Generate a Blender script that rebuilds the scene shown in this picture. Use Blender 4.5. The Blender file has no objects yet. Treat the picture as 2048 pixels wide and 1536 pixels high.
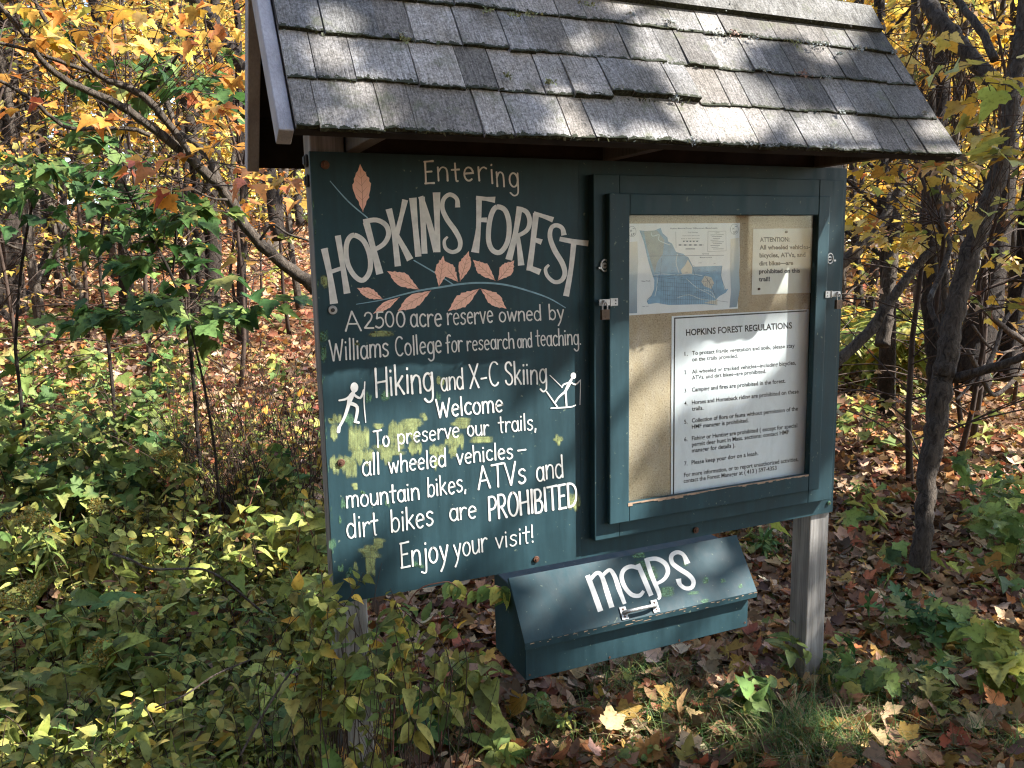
import bpy, math, random
import numpy as np
from mathutils import Matrix, Vector

# ------------------------------------------------------------------ camera, sky, sun, exposure
scene = bpy.context.scene
COL = scene.collection
CAM = np.array([-0.3907, -2.1624, 0.9455]); YAW, PITCH, ROLL, FPX = 0.41, -0.1555, -0.02, 1627.94
_f = np.array([math.sin(YAW) * math.cos(PITCH), math.cos(YAW) * math.cos(PITCH), math.sin(PITCH)])
_r0 = np.array([math.cos(YAW), -math.sin(YAW), 0.0]); _u0 = np.cross(_r0, _f)
_r = _r0 * math.cos(ROLL) + _u0 * math.sin(ROLL); _u = -_r0 * math.sin(ROLL) + _u0 * math.cos(ROLL)
cd = bpy.data.cameras.new("camera"); cam = bpy.data.objects.new("camera", cd); COL.objects.link(cam)
cam.matrix_world = Matrix(((_r[0], _u[0], -_f[0], CAM[0]), (_r[1], _u[1], -_f[1], CAM[1]), (_r[2], _u[2], -_f[2], CAM[2]), (0, 0, 0, 1)))
cd.sensor_width = 36.0; cd.lens = 36.0 * FPX / 2048.0; cd.clip_start = 0.05; cd.clip_end = 2000
scene.camera = cam
SUN = np.array([0.95, -0.54, 1.0]); SUN /= np.linalg.norm(SUN)
EL = math.asin(SUN[2]); AZ = math.atan2(SUN[0], SUN[1])
w = bpy.data.worlds.new("World"); scene.world = w; w.use_nodes = True
nt = w.node_tree; nt.nodes.clear()
sky = nt.nodes.new("ShaderNodeTexSky"); sky.sky_type = 'NISHITA'; sky.sun_disc = False
sky.sun_elevation = EL; sky.sun_rotation = AZ; sky.air_density = 1.0; sky.dust_density = 0.6; sky.ozone_density = 1.6
bg = nt.nodes.new("ShaderNodeBackground"); bg.inputs[1].default_value = 0.15
wo = nt.nodes.new("ShaderNodeOutputWorld")
nt.links.new(sky.outputs[0], bg.inputs[0]); nt.links.new(bg.outputs[0], wo.inputs[0])
sd = bpy.data.lights.new("sun", 'SUN'); sun = bpy.data.objects.new("sun", sd); COL.objects.link(sun)
sd.energy = 4.4; sd.angle = math.radians(0.55); sd.color = (1.0, 0.975, 0.94)
sun.location = (8, -5, 12); sun.rotation_euler = Vector(SUN).to_track_quat('Z', 'Y').to_euler()
scene.view_settings.view_transform = 'Standard'; scene.view_settings.look = 'None'
scene.view_settings.exposure = 2.2; scene.view_settings.gamma = 1.0
try:
    scene.cycles.pixel_filter_type = 'BLACKMAN_HARRIS'; scene.cycles.filter_width = 1.2; scene.cycles.max_bounces = 8; scene.cycles.diffuse_bounces = 4; scene.cycles.glossy_bounces = 2
    scene.cycles.transmission_bounces = 4; scene.cycles.transparent_max_bounces = 24
    scene.cycles.caustics_reflective = False; scene.cycles.caustics_refractive = False
except Exception:
    pass

rng = np.random.default_rng(7); random.seed(7)

# ------------------------------------------------------------------ rays from the photograph's pixels (2048 x 1536) to places
def ray(px, py): return _f + _r * ((px - 1024) / FPX) - _u * ((py - 768) / FPX)
def P(px, py, d): return CAM + ray(px, py) * d
def onY(px, py, y):
    d = ray(px, py); return CAM + d * ((y - CAM[1]) / d[1])
def g(x, y):
    yy = np.clip(y - 0.8, 0, 42); xx = np.clip(x - 1.5, 0, 45)
    n = 0.018 * np.sin(1.9 * x + 0.6) * np.sin(1.5 * y + .3) + 0.05 * np.sin(0.6 * x) * np.sin(0.5 * y + 1) * np.clip(yy / 4, 0, 1)
    return -0.68 + 0.105 * yy - 0.055 * xx + n
def TOP(px, py, h=0.0, dmax=60):
    dr = ray(px, py); d = 0.8
    while d < dmax:
        p = CAM + dr * d
        if p[2] < g(p[0], p[1]) + h: return p
        d *= 1.006
    return CAM + dr * d
def G(px, py): return TOP(px, py, 0.0)
def onground(p, dz=0.0): return np.array([p[0], p[1], g(p[0], p[1]) + dz])

# ------------------------------------------------------------------ object helpers
def tag(o, label=None, cat=None, group=None, kind=None):
    if label: o["label"] = label
    if cat: o["category"] = cat
    if group: o["group"] = group
    if kind: o["kind"] = kind
    return o
def thing(name, loc, label, cat, group=None, rz=0.0):
    o = bpy.data.objects.new(name, None); COL.objects.link(o); o.empty_display_size = 0.1
    o.location = tuple(float(v) for v in loc); o.rotation_euler = (0, 0, rz)
    return tag(o, label, cat, group)
def link(name, me, parent=None):
    o = bpy.data.objects.new(name, me); COL.objects.link(o)
    if parent is not None: o.parent = parent
    return o
def mesh_np(name, V, F, mats, parent=None, col=None, mi=None, smooth=False, uv=None):
    """V (n,3); F: (m,3) or (m,4) int array; col per vertex (n,3)"""
    V = np.asarray(V, np.float32); F = np.asarray(F, np.int32); k = F.shape[1]; m = len(F)
    me = bpy.data.meshes.new(name)
    me.vertices.add(len(V)); me.vertices.foreach_set("co", V.ravel())
    me.loops.add(m * k); me.loops.foreach_set("vertex_index", F.ravel())
    me.polygons.add(m); me.polygons.foreach_set("loop_start", np.arange(0, m * k, k, dtype=np.int32))
    try: me.polygons.foreach_set("loop_total", np.full(m, k, np.int32))
    except Exception: pass
    if mi is not None: me.polygons.foreach_set("material_index", np.asarray(mi, np.int32))
    if smooth: me.polygons.foreach_set("use_smooth", np.ones(m, bool))
    if col is not None:
        a = me.color_attributes.new("tint", 'FLOAT_COLOR', 'POINT')
        c = np.ones((len(V), 4), np.float32); c[:, :3] = col; a.data.foreach_set("color", c.ravel())
    for mt in (mats if isinstance(mats, (list, tuple)) else [mats]): me.materials.append(mt)
    me.update(calc_edges=True); me.validate()
    return link(name, me, parent)

class MB:
    """collects polygons; build() links them as one mesh"""
    def __init__(s): s.v = []; s.f = []; s.m = []; s.c = []; s.uv = []
    def add(s, verts, faces, m=0, c=(1, 1, 1), uvs=None):
        b = len(s.v); s.v += [tuple(float(q) for q in p) for p in verts]; s.c += [c] * len(verts)
        s.uv += (uvs if uvs is not None else [(0, 0)] * len(verts))
        for fc in faces: s.f.append(tuple(i + b for i in fc)); s.m.append(m)
    def box(s, lo, hi, m=0, c=(1, 1, 1), jit=0.0):
        (x0, y0, z0), (x1, y1, z1) = lo, hi
        vs = [(x0, y0, z0), (x1, y0, z0), (x1, y1, z0), (x0, y1, z0), (x0, y0, z1), (x1, y0, z1), (x1, y1, z1), (x0, y1, z1)]
        if jit: vs = [tuple(q + random.uniform(-jit, jit) for q in p) for p in vs]
        s.add(vs, [(0, 3, 2, 1), (4, 5, 6, 7), (0, 1, 5, 4), (1, 2, 6, 5), (2, 3, 7, 6), (3, 0, 4, 7)], m, c)
    def prism(s, poly, axis, a, b, m=0, c=(1, 1, 1)):
        """poly in the two other axes, extruded along axis from a to b"""
        n = len(poly)
        def mk(p, t): q = list(p); q.insert(axis, t); return q
        vs = [mk(p, a) for p in poly] + [mk(p, b) for p in poly]
        fs = [tuple(range(n)), tuple(range(2 * n - 1, n - 1, -1))] + [(i, i + n, (i + 1) % n + n, (i + 1) % n) for i in range(n)]
        s.add(vs, fs, m, c)
    def tube(s, pts, rad, n=8, m=0, c=(1, 1, 1), cap=True):
        pts = [np.array(p, float) for p in pts]; k = len(pts)
        rad = [rad] * k if np.isscalar(rad) else list(rad)
        prev = None; vs = []; uvs = []; L = 0
        for i in range(k):
            t = pts[min(i + 1, k - 1)] - pts[max(i - 1, 0)]; t /= (np.linalg.norm(t) + 1e-9)
            a = np.array([0, 0, 1.0]) if prev is None else prev
            if abs(a @ t) > .95 and prev is None: a = np.array([1.0, 0, 0])
            a = a - t * (a @ t); a /= (np.linalg.norm(a) + 1e-9); prev = a; b = np.cross(t, a)
            if i: L += np.linalg.norm(pts[i] - pts[i - 1])
            for j in range(n):
                th = 2 * math.pi * j / n
                vs.append(pts[i] + (a * math.cos(th) + b * math.sin(th)) * rad[i]); uvs.append((j / n, L))
        fs = [(i * n + j, i * n + (j + 1) % n, (i + 1) * n + (j + 1) % n, (i + 1) * n + j) for i in range(k - 1) for j in range(n)]
        if cap: fs += [tuple(range(n - 1, -1, -1)), tuple((k - 1) * n + j for j in range(n))]
        s.add(vs, fs, m, c, uvs)
    def disc(s, cen, r, axis_y0, axis_y1, n=14, m=0):
        """short cylinder along y"""
        poly = [(cen[0] + r * math.cos(2 * math.pi * i / n), cen[1] + r * math.sin(2 * math.pi * i / n)) for i in range(n)]
        s.prism(poly, 1, axis_y0, axis_y1, m)
    def build(s, name, mats, parent=None, smooth=False, bevel=0.0, seg=1):
        me = bpy.data.meshes.new(name); me.from_pydata(s.v, [], s.f)
        for mt in (mats if isinstance(mats, (list, tuple)) else [mats]): me.materials.append(mt)
        me.polygons.foreach_set("material_index", np.array(s.m, np.int32))
        a = me.color_attributes.new("tint", 'FLOAT_COLOR', 'POINT')
        c = np.ones((len(s.v), 4), np.float32); c[:, :3] = np.array(s.c, np.float32); a.data.foreach_set("color", c.ravel())
        ul = me.uv_layers.new(name="uv")
        li = np.zeros(len(me.loops), np.int32); me.loops.foreach_get("vertex_index", li)
        ul.data.foreach_set("uv", np.array(s.uv, np.float32)[li].ravel())
        if smooth: me.polygons.foreach_set("use_smooth", np.ones(len(s.f), bool))
        me.update()
        o = link(name, me, parent)
        if bevel:
            md = o.modifiers.new("bevel", 'BEVEL'); md.width = bevel; md.segments = seg; md.limit_method = 'ANGLE'
        return o

def smooth_pts(pts, n=6, closed=False):
    """Catmull-Rom through points of any dimension"""
    p = [np.array(q, float) for q in pts]; k = len(p); out = []
    if k < 3 and not closed:
        return [p[0] + (p[-1] - p[0]) * i / n for i in range(n + 1)]
    for i in range(k if closed else k - 1):
        g4 = [p[(i + j) % k] if closed else p[min(max(i + j, 0), k - 1)] for j in (-1, 0, 1, 2)]
        for q in range(n):
            t = q / n
            out.append(0.5 * ((2 * g4[1]) + (g4[2] - g4[0]) * t + (2 * g4[0] - 5 * g4[1] + 4 * g4[2] - g4[3]) * t * t + (3 * g4[1] - g4[0] - 3 * g4[2] + g4[3]) * t ** 3))
    out.append(p[0] if closed else p[-1])
    return out

# ------------------------------------------------------------------ materials
def newmat(name):
    m = bpy.data.materials.new(name); m.use_nodes = True; n = m.node_tree.nodes; n.clear()
    return m, n, m.node_tree.links
def N(n, t, **kw):
    q = n.new(t)
    for k, v in kw.items(): setattr(q, k, v)
    return q
def ramp(n, stops, interp='LINEAR'):
    r = n.new("ShaderNodeValToRGB"); cr = r.color_ramp; cr.interpolation = interp
    while len(cr.elements) < len(stops): cr.elements.new(0.5)
    for e, (p, c) in zip(cr.elements, stops): e.position = p; e.color = (c[0], c[1], c[2], 1)
    return r
def noise(n, l, vec, scale, detail=4, rough=.6, dist=0.0):
    q = n.new("ShaderNodeTexNoise"); q.inputs["Scale"].default_value = scale; q.inputs["Detail"].default_value = detail
    q.inputs["Roughness"].default_value = rough; q.inputs["Distortion"].default_value = dist
    if vec is not None: l.new(vec, q.inputs["Vector"])
    return q
def mapping(n, l, vec, scale=(1, 1, 1), rot=(0, 0, 0)):
    q = n.new("ShaderNodeMapping"); q.inputs["Scale"].default_value = scale; q.inputs["Rotation"].default_value = rot
    l.new(vec, q.inputs["Vector"]); return q.outputs[0]
def mixc(n, l, fac, a, b, mode='MIX'):
    q = n.new("ShaderNodeMix"); q.data_type = 'RGBA'; q.blend_type = mode
    for sock, v in ((q.inputs[0], fac), (q.inputs[6], a), (q.inputs[7], b)):
        if hasattr(v, "links") or isinstance(v, bpy.types.NodeSocket): l.new(v, sock)
        elif isinstance(v, (tuple, list)): sock.default_value = (v[0], v[1], v[2], 1)
        else: sock.default_value = v
    return q.outputs[2]
def bump(n, l, h, strength=.3, dist=.01):
    b = n.new("ShaderNodeBump"); b.inputs["Strength"].default_value = strength; b.inputs["Distance"].default_value = dist
    l.new(h, b.inputs["Height"]); return b.outputs[0]
def finish(n, l, colr, rough=.6, nrm=None, metal=0.0, spec=.5, rough_s=None):
    p = n.new("ShaderNodeBsdfPrincipled"); o = n.new("ShaderNodeOutputMaterial")
    if isinstance(colr, (tuple, list)): p.inputs["Base Color"].default_value = (*colr[:3], 1)
    else: l.new(colr, p.inputs["Base Color"])
    p.inputs["Roughness"].default_value = rough; p.inputs["Metallic"].default_value = metal
    p.inputs["Specular IOR Level"].default_value = spec
    if rough_s is not None: l.new(rough_s, p.inputs["Roughness"])
    if nrm is not None: l.new(nrm, p.inputs["Normal"])
    l.new(p.outputs[0], o.inputs[0]); return p
def flat(name, c, rough=.6, metal=0.0, spec=.5, var=.12, scale=60):
    m, n, l = newmat(name); tc = n.new("ShaderNodeTexCoord")
    z = noise(n, l, tc.outputs["Object"], scale, 3)
    r = ramp(n, [(0.25, [v * (1 - var) for v in c]), (0.75, [min(1, v * (1 + var)) for v in c])]); l.new(z.outputs[0], r.inputs[0])
    finish(n, l, r.outputs[0], rough, None, metal, spec); return m

def leaf_mat(name, trans=.45, rough=.55, spot=.25):
    m, n, l = newmat(name)
    a = n.new("ShaderNodeAttribute"); a.attribute_name = "tint"
    tc = n.new("ShaderNodeTexCoord")
    z = noise(n, l, tc.outputs["Object"], 55, 3, .65)
    r = ramp(n, [(.3, (1 - spot * 1.6,) * 3), (.48, (1, 1, 1)), (.75, (1.0 + spot * .4,) * 3)]); l.new(z.outputs[0], r.inputs[0])
    c = mixc(n, l, 1.0, a.outputs["Color"], r.outputs[0], 'MULTIPLY')
    p = n.new("ShaderNodeBsdfPrincipled"); l.new(c, p.inputs["Base Color"]); p.inputs["Roughness"].default_value = rough
    p.inputs["Specular IOR Level"].default_value = .2
    t = n.new("ShaderNodeBsdfTranslucent"); l.new(c, t.inputs["Color"])
    mx = n.new("ShaderNodeMixShader"); mx.inputs[0].default_value = trans
    o = n.new("ShaderNodeOutputMaterial")
    l.new(p.outputs[0], mx.inputs[1]); l.new(t.outputs[0], mx.inputs[2]); l.new(mx.outputs[0], o.inputs[0]); return m

def bark_mat(name, c0, c1, c2=(.32, .30, .27), scale=9, lich=.62):
    m, n, l = newmat(name); tc = n.new("ShaderNodeTexCoord"); v = tc.outputs["Object"]
    st = mapping(n, l, v, (scale, scale, scale * .38))
    z = noise(n, l, st, 4.2, 7, .75, 1.2); r = ramp(n, [(.38, c0), (.64, c1)]); l.new(z.outputs[0], r.inputs[0])
    z2 = noise(n, l, v, 7, 6, .75); r2 = ramp(n, [(lich, (0, 0, 0)), (lich + .1, (1, 1, 1))]); l.new(z2.outputs[0], r2.inputs[0])
    c = mixc(n, l, r2.outputs[0], r.outputs[0], c2)
    finish(n, l, c, .9, bump(n, l, z.outputs[0], 1, .05), spec=.2); return m

def wood_mat(name, dark, light, rough=.8, rings=18):
    """weathered sawn timber, grain along local z"""
    m, n, l = newmat(name); tc = n.new("ShaderNodeTexCoord"); v = tc.outputs["Object"]
    st = mapping(n, l, v, (1, 1, .10)); z0 = noise(n, l, st, 7, 3, .5, .4)
    wv = n.new("ShaderNodeTexWave"); wv.wave_type = 'BANDS'; wv.bands_direction = 'DIAGONAL'; wv.inputs["Scale"].default_value = rings
    wv.inputs["Distortion"].default_value = 9; wv.inputs["Detail"].default_value = 2; wv.inputs["Detail Scale"].default_value = .8
    l.new(st, wv.inputs["Vector"])
    fine = noise(n, l, mapping(n, l, v, (1, 1, .03)), 160, 4, .7)
    mm = mixc(n, l, .84, wv.outputs[0], fine.outputs[0]); r = ramp(n, [(.25, dark), (.75, light)]); l.new(mm, r.inputs[0])
    big = noise(n, l, v, 4, 3); rb = ramp(n, [(.3, (.75, .75, .75)), (.7, (1.1, 1.1, 1.1))]); l.new(big.outputs[0], rb.inputs[0])
    c = mixc(n, l, 1.0, r.outputs[0], rb.outputs[0], 'MULTIPLY')
    finish(n, l, c, rough, bump(n, l, mm, .5, .004), spec=.25); return m

M = {}
M['leaf'] = leaf_mat('leaf', .45, .5)
M['leaf_under'] = leaf_mat('leaf_green', .36, .62, .34)
M['litter'] = leaf_mat('dry_leaf', .18, .8, .3)
M['bark_dark'] = bark_mat('bark_dark', (.018, .013, .01), (.075, .058, .045), (.13, .125, .11), 9, .66)
M['bark_grey'] = bark_mat('bark_grey', (.042, .032, .024), (.165, .132, .10), (.30, .29, .25), 8, .61)
M['bark_pale'] = bark_mat('bark_pale', (.12, .10, .08), (.42, .38, .33), (.5, .48, .44), 5, .6)
M['twig'] = flat('twig', (.05, .033, .024), .85, spec=.2, var=.4, scale=30)
M['stem_red'] = flat('stem_red', (.16, .06, .035), .6, var=.3)
M['stem_green'] = flat('stem_green', (.12, .15, .04), .6, var=.3)
M['deadwood'] = bark_mat('deadwood', (.07, .052, .04), (.24, .19, .15), (.34, .31, .28), 9, .6)
M['post'] = wood_mat('weathered_post', (.12, .11, .098), (.35, .33, .30), rings=11)
M['post_light'] = wood_mat('barge_wood', (.30, .29, .30), (.46, .45, .47), rings=4)
M['rafter'] = wood_mat('rafter_wood', (.05, .042, .035), (.15, .13, .11), rings=3)
M['soffit'] = flat('roof_shade_wood', (.022, .018, .015), .9, spec=.1, var=.4, scale=12)  # black of the shade under the roof put into the wood colour

def paint_mat(name, c, rough=.42):
    m, n, l = newmat(name); tc = n.new("ShaderNodeTexCoord"); v = tc.outputs["Object"]
    z = noise(n, l, v, 3.5, 6, .62); r = ramp(n, [(.3, [q * .78 for q in c]), (.7, [q * 1.22 for q in c])]); l.new(z.outputs[0], r.inputs[0])
    st = noise(n, l, mapping(n, l, v, (14, 14, 1.2)), 2.2, 5, .65); r2 = ramp(n, [(.35, (.82, .82, .82)), (.65, (1.12, 1.12, 1.12))]); l.new(st.outputs[0], r2.inputs[0])
    cc = mixc(n, l, 1.0, r.outputs[0], r2.outputs[0], 'MULTIPLY')
    sp = noise(n, l, v, 70, 2, .5); r3 = ramp(n, [(.70, (0, 0, 0)), (.74, (1, 1, 1))]); l.new(sp.outputs[0], r3.inputs[0])
    cc = mixc(n, l, r3.outputs[0], cc, (.10, .13, .10))
    rr = ramp(n, [(.3, (rough - .08,) * 3), (.7, (rough + .14,) * 3)]); l.new(st.outputs[0], rr.inputs[0])
    finish(n, l, cc, rough, bump(n, l, noise(n, l, mapping(n, l, v, (1, 1, .3)), 90, 3).outputs[0],   .12, .002), spec=.22, rough_s=rr.outputs[0]); return m
M['green'] = paint_mat('dark_green_paint', (.0165, .043, .051), .56)
M['white'] = flat('white_sign_paint', (.62, .61, .565), .65, var=.2, scale=34)
M['pink'] = flat('pink_sign_paint', (.80, .46, .34), .6, var=.07)
M['vein'] = flat('brown_sign_paint', (.42, .19, .14), .6)
M['blue'] = flat('blue_sign_paint', (.18, .32, .38), .6, var=.35, scale=40)
def worn(name, c, thr):
    m, n, l = newmat(name); tc = n.new("ShaderNodeTexCoord"); v = tc.outputs["Object"]
    z = noise(n, l, mapping(n, l, v, (30, 30, 11)), 2.4, 5, .68, .6); r = ramp(n, [(thr - .20, (.05, .05, .05)), (thr + .18, (1, 1, 1))]); l.new(z.outputs[0], r.inputs[0])
    z2 = noise(n, l, v, 24, 4); r2 = ramp(n, [(.3, [q * .62 for q in c]), (.7, [q * 1.15 for q in c])]); l.new(z2.outputs[0], r2.inputs[0])
    uvn = n.new("ShaderNodeUVMap"); uvn.uv_map = "uv"; sx = n.new("ShaderNodeSeparateXYZ"); l.new(uvn.outputs[0], sx.inputs[0])
    def edge(sock):
        a = n.new("ShaderNodeMath"); a.operation = 'ABSOLUTE'; l.new(sock, a.inputs[0]); q = n.new("ShaderNodeMapRange"); q.inputs[1].default_value = 1.0; q.inputs[2].default_value = .45; l.new(a.outputs[0], q.inputs[0]); return q.outputs[0]
    mu = n.new("ShaderNodeMath"); mu.operation = 'MULTIPLY'; l.new(edge(sx.outputs[0]), mu.inputs[0]); l.new(edge(sx.outputs[1]), mu.inputs[1])
    m2 = n.new("ShaderNodeMath"); m2.operation = 'MULTIPLY'; l.new(mu.outputs[0], m2.inputs[0]); l.new(r.outputs[0], m2.inputs[1])
    p = n.new("ShaderNodeBsdfPrincipled"); l.new(r2.outputs[0], p.inputs["Base Color"]); p.inputs["Roughness"].default_value = .65; p.inputs["Specular IOR Level"].default_value = .25
    t = n.new("ShaderNodeBsdfTransparent"); mx = n.new("ShaderNodeMixShader"); o = n.new("ShaderNodeOutputMaterial")
    l.new(m2.outputs[0], mx.inputs[0]); l.new(t.outputs[0], mx.inputs[1]); l.new(p.outputs[0], mx.inputs[2]); l.new(mx.outputs[0], o.inputs[0]); return m
M['putty'] = worn('yellow_green_undercoat', (.27, .31, .13), .44)
M['mint'] = worn('mint_undercoat', (.10, .20, .11), .48)
M['rust'] = flat('rusty_steel', (.10, .045, .025), .75, metal=.4, var=.5, scale=90)
M['zinc'] = flat('zinc_steel', (.34, .34, .33), .5, metal=.7, var=.25, scale=70)
M['brass'] = flat('aged_brass', (.085, .055, .035), .6, metal=.5, var=.3, scale=60)
M['black'] = flat('black_rubber', (.015, .014, .013), .6)
M['ink'] = flat('black_ink', (.03, .03, .032), .7)
M['paper'] = flat('white_paper', (.80, .81, .84), .6, var=.02, scale=8)
M['paper_cream'] = flat('cream_paper', (.74, .71, .64), .65, var=.05, scale=10)
M['map_blue'] = flat('map_blue_ink', (.22, .39, .56), .7, var=.22, scale=40)
M['map_grey'] = flat('map_grey_ink', (.30, .36, .36), .7, var=.15, scale=50)
M['map_pale'] = flat('map_pale_ink', (.62, .58, .50), .7, var=.1, scale=50)
M['map_line'] = flat('map_line_ink', (.55, .66, .72), .7)
M['map_dark'] = flat('map_dark_ink', (.10, .14, .18), .7)
M['rawwood'] = flat('bare_chipped_wood', (.30, .20, .13), .8, var=.35, scale=60)
# ------------------------------------------------------------------ lettering tools: strokes laid on a plane
def arc(cx, cy, rx, ry, a0, a1, n=10):
    return [(cx + rx * math.cos(math.radians(a0 + (a1 - a0) * i / n)), cy + ry * math.sin(math.radians(a0 + (a1 - a0) * i / n))) for i in range(n + 1)]
X = .62
GL = {
 'a': (.50, [arc(.24, .30, .19, .31, 50, 410, 16), [(.44, .62), (.43, .1), (.48, 0)]]),
 'b': (.48, [[(.06, 1.0), (.05, 0)], arc(.24, .30, .19, .31, 140, -140, 14)]),
 'c': (.44, [arc(.25, .31, .20, .31, 45, 315, 14)]),
 'd': (.52, [arc(.23, .30, .19, .31, 40, 320, 14), [(.44, 1.02), (.43, 0)]]),
 'e': (.47, [[(.06, .33), (.42, .36)] + arc(.24, .31, .19, .31, 10, 310, 14)]),
 'f': (.36, [arc(.27, .80, .14, .20, 40, 180, 7) + [(.13, .4), (.13, -.02)], [(.0, .56), (.30, .58)]]),
 'g': (.50, [arc(.24, .31, .19, .30, 50, 410, 16), [(.44, .62), (.44, .0), (.40, -.30), (.22, -.38), (.06, -.26)]]),
 'h': (.50, [[(.06, 1.02), (.06, 0)], [(.06, .36), (.16, .56), (.30, .61), (.41, .5), (.43, 0)]]),
 'i': (.18, [[(.08, .62), (.08, 0)], [(.08, .82), (.085, .86)]]),
 'j': (.26, [[(.18, .62), (.18, -.22), (.10, -.36), (-.06, -.30)], [(.18, .82), (.185, .86)]]),
 'k': (.46, [[(.06, 1.02), (.06, 0)], [(.38, .62), (.08, .28)], [(.16, .36), (.42, 0)]]),
 'l': (.18, [[(.08, 1.02), (.08, 0)]]),
 'm': (.74, [[(.06, .62), (.06, 0)], [(.06, .40), (.17, .60), (.29, .60), (.36, .46), (.36, 0)], [(.36, .40), (.46, .59), (.58, .60), (.66, .46), (.67, 0)]]),
 'n': (.50, [[(.06, .62), (.06, 0)], [(.06, .38), (.18, .58), (.31, .61), (.42, .48), (.43, 0)]]),
 'o': (.50, [arc(.25, .31, .20, .31, 90, 450, 18)]),
 'p': (.50, [[(.06, .62), (.05, -.42)], arc(.25, .31, .19, .30, 140, -140, 14)]),
 'r': (.38, [[(.06, .62), (.06, 0)], [(.06, .36), (.15, .54), (.27, .61), (.36, .55)]]),
 's': (.42, [[(.36, .54), (.26, .62), (.12, .58), (.08, .46), (.17, .35), (.30, .28), (.36, .15), (.28, .03), (.14, .0), (.05, .09)]]),
 't': (.36, [[(.17, .95), (.17, .08), (.24, 0)], [(.0, .60), (.34, .62)]]),
 'u': (.50, [[(.06, .62), (.07, .16), (.17, .0), (.30, .03), (.42, .2)], [(.43, .62), (.43, 0)]]),
 'v': (.44, [[(.03, .62), (.21, 0)], [(.21, 0), (.40, .62)]]),
 'w': (.66, [[(.03, .62), (.17, 0)], [(.17, 0), (.32, .56)], [(.32, .56), (.46, 0)], [(.46, 0), (.62, .62)]]),
 'y': (.46, [[(.04, .62), (.23, .06)], [(.42, .62), (.22, -.1), (.06, -.40)]]),
 'x': (.44, [[(.03, .62), (.40, 0)], [(.40, .62), (.03, 0)]]),
 'A': (.66, [[(.31, 1), (.04, 0)], [(.31, 1), (.60, 0)], [(.14, .36), (.50, .36)]]),
 'B': (.54, [[(.06, 1), (.06, 0)], [(.06, 1), (.30, .99), (.42, .80), (.32, .58), (.06, .52)], [(.06, .53), (.36, .50), (.48, .27), (.36, .03), (.06, 0)]]),
 'C': (.60, [arc(.34, .5, .28, .50, 50, 310, 16)]),
 'D': (.60, [[(.06, 1), (.06, 0)], [(.06, 1), (.34, .95), (.53, .70), (.53, .32), (.34, .05), (.06, 0)]]),
 'E': (.50, [[(.06, 1), (.07, 0)], [(.02, 1), (.44, 1.02)], [(.07, .53), (.36, .54)], [(.03, 0), (.46, .01)]]),
 'H': (.62, [[(.06, 1), (.07, 0)], [(.55, 1), (.54, 0)], [(.06, .5), (.55, .53)]]),
 'I': (.18, [[(.08, 1), (.08, 0)]]),
 'O': (.66, [arc(.33, .5, .28, .50, 90, 450, 20)]),
 'P': (.52, [[(.06, 1), (.06, 0)], [(.06, 1), (.34, .98), (.47, .75), (.36, .50), (.06, .45)]]),
 'R': (.56, [[(.06, 1), (.06, 0)], [(.06, 1), (.34, .98), (.46, .75), (.36, .52), (.06, .47)], [(.22, .48), (.52, 0)]]),
 'S': (.50, [[(.44, .84), (.34, .98), (.18, .98), (.08, .84), (.10, .66), (.24, .54), (.38, .42), (.45, .24), (.38, .06), (.22, 0), (.08, .08), (.04, .2)]]),
 'T': (.58, [[(.29, 1), (.29, 0)], [(.0, .99), (.57, 1.01)]]),
 'V': (.58, [[(.03, 1), (.28, 0)], [(.28, 0), (.55, 1)]]),
 'W': (.86, [[(.03, 1), (.22, 0)], [(.22, 0), (.42, .8)], [(.42, .8), (.60, 0)], [(.60, 0), (.83, 1)]]),
 'X': (.56, [[(.04, 1), (.50, 0)], [(.50, 1), (.04, 0)]]),
 '2': (.50, [[(.06, .78), (.14, .95), (.30, .98), (.42, .82), (.38, .56), (.20, .28), (.04, .03)], [(.04, .02), (.48, .0)]]),
 '5': (.48, [[(.42, .98), (.14, .97)], [(.14, .97), (.11, .58)], [(.11, .58), (.30, .64), (.43, .45), (.40, .15), (.22, .0), (.05, .09)]]),
 '0': (.50, [arc(.25, .48, .20, .48, 90, 450, 18)]),
 '.': (.16, [[(.06, .03), (.065, .0)]]), ',': (.18, [[(.09, .06), (.05, -.14)]]), '-': (.40, [[(.06, .36), (.34, .38)]]),
 '!': (.20, [[(.10, 1), (.08, .28)], [(.08, .05), (.085, .01)]]), ' ': (.34, []),
}
LAY = [0]
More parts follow.
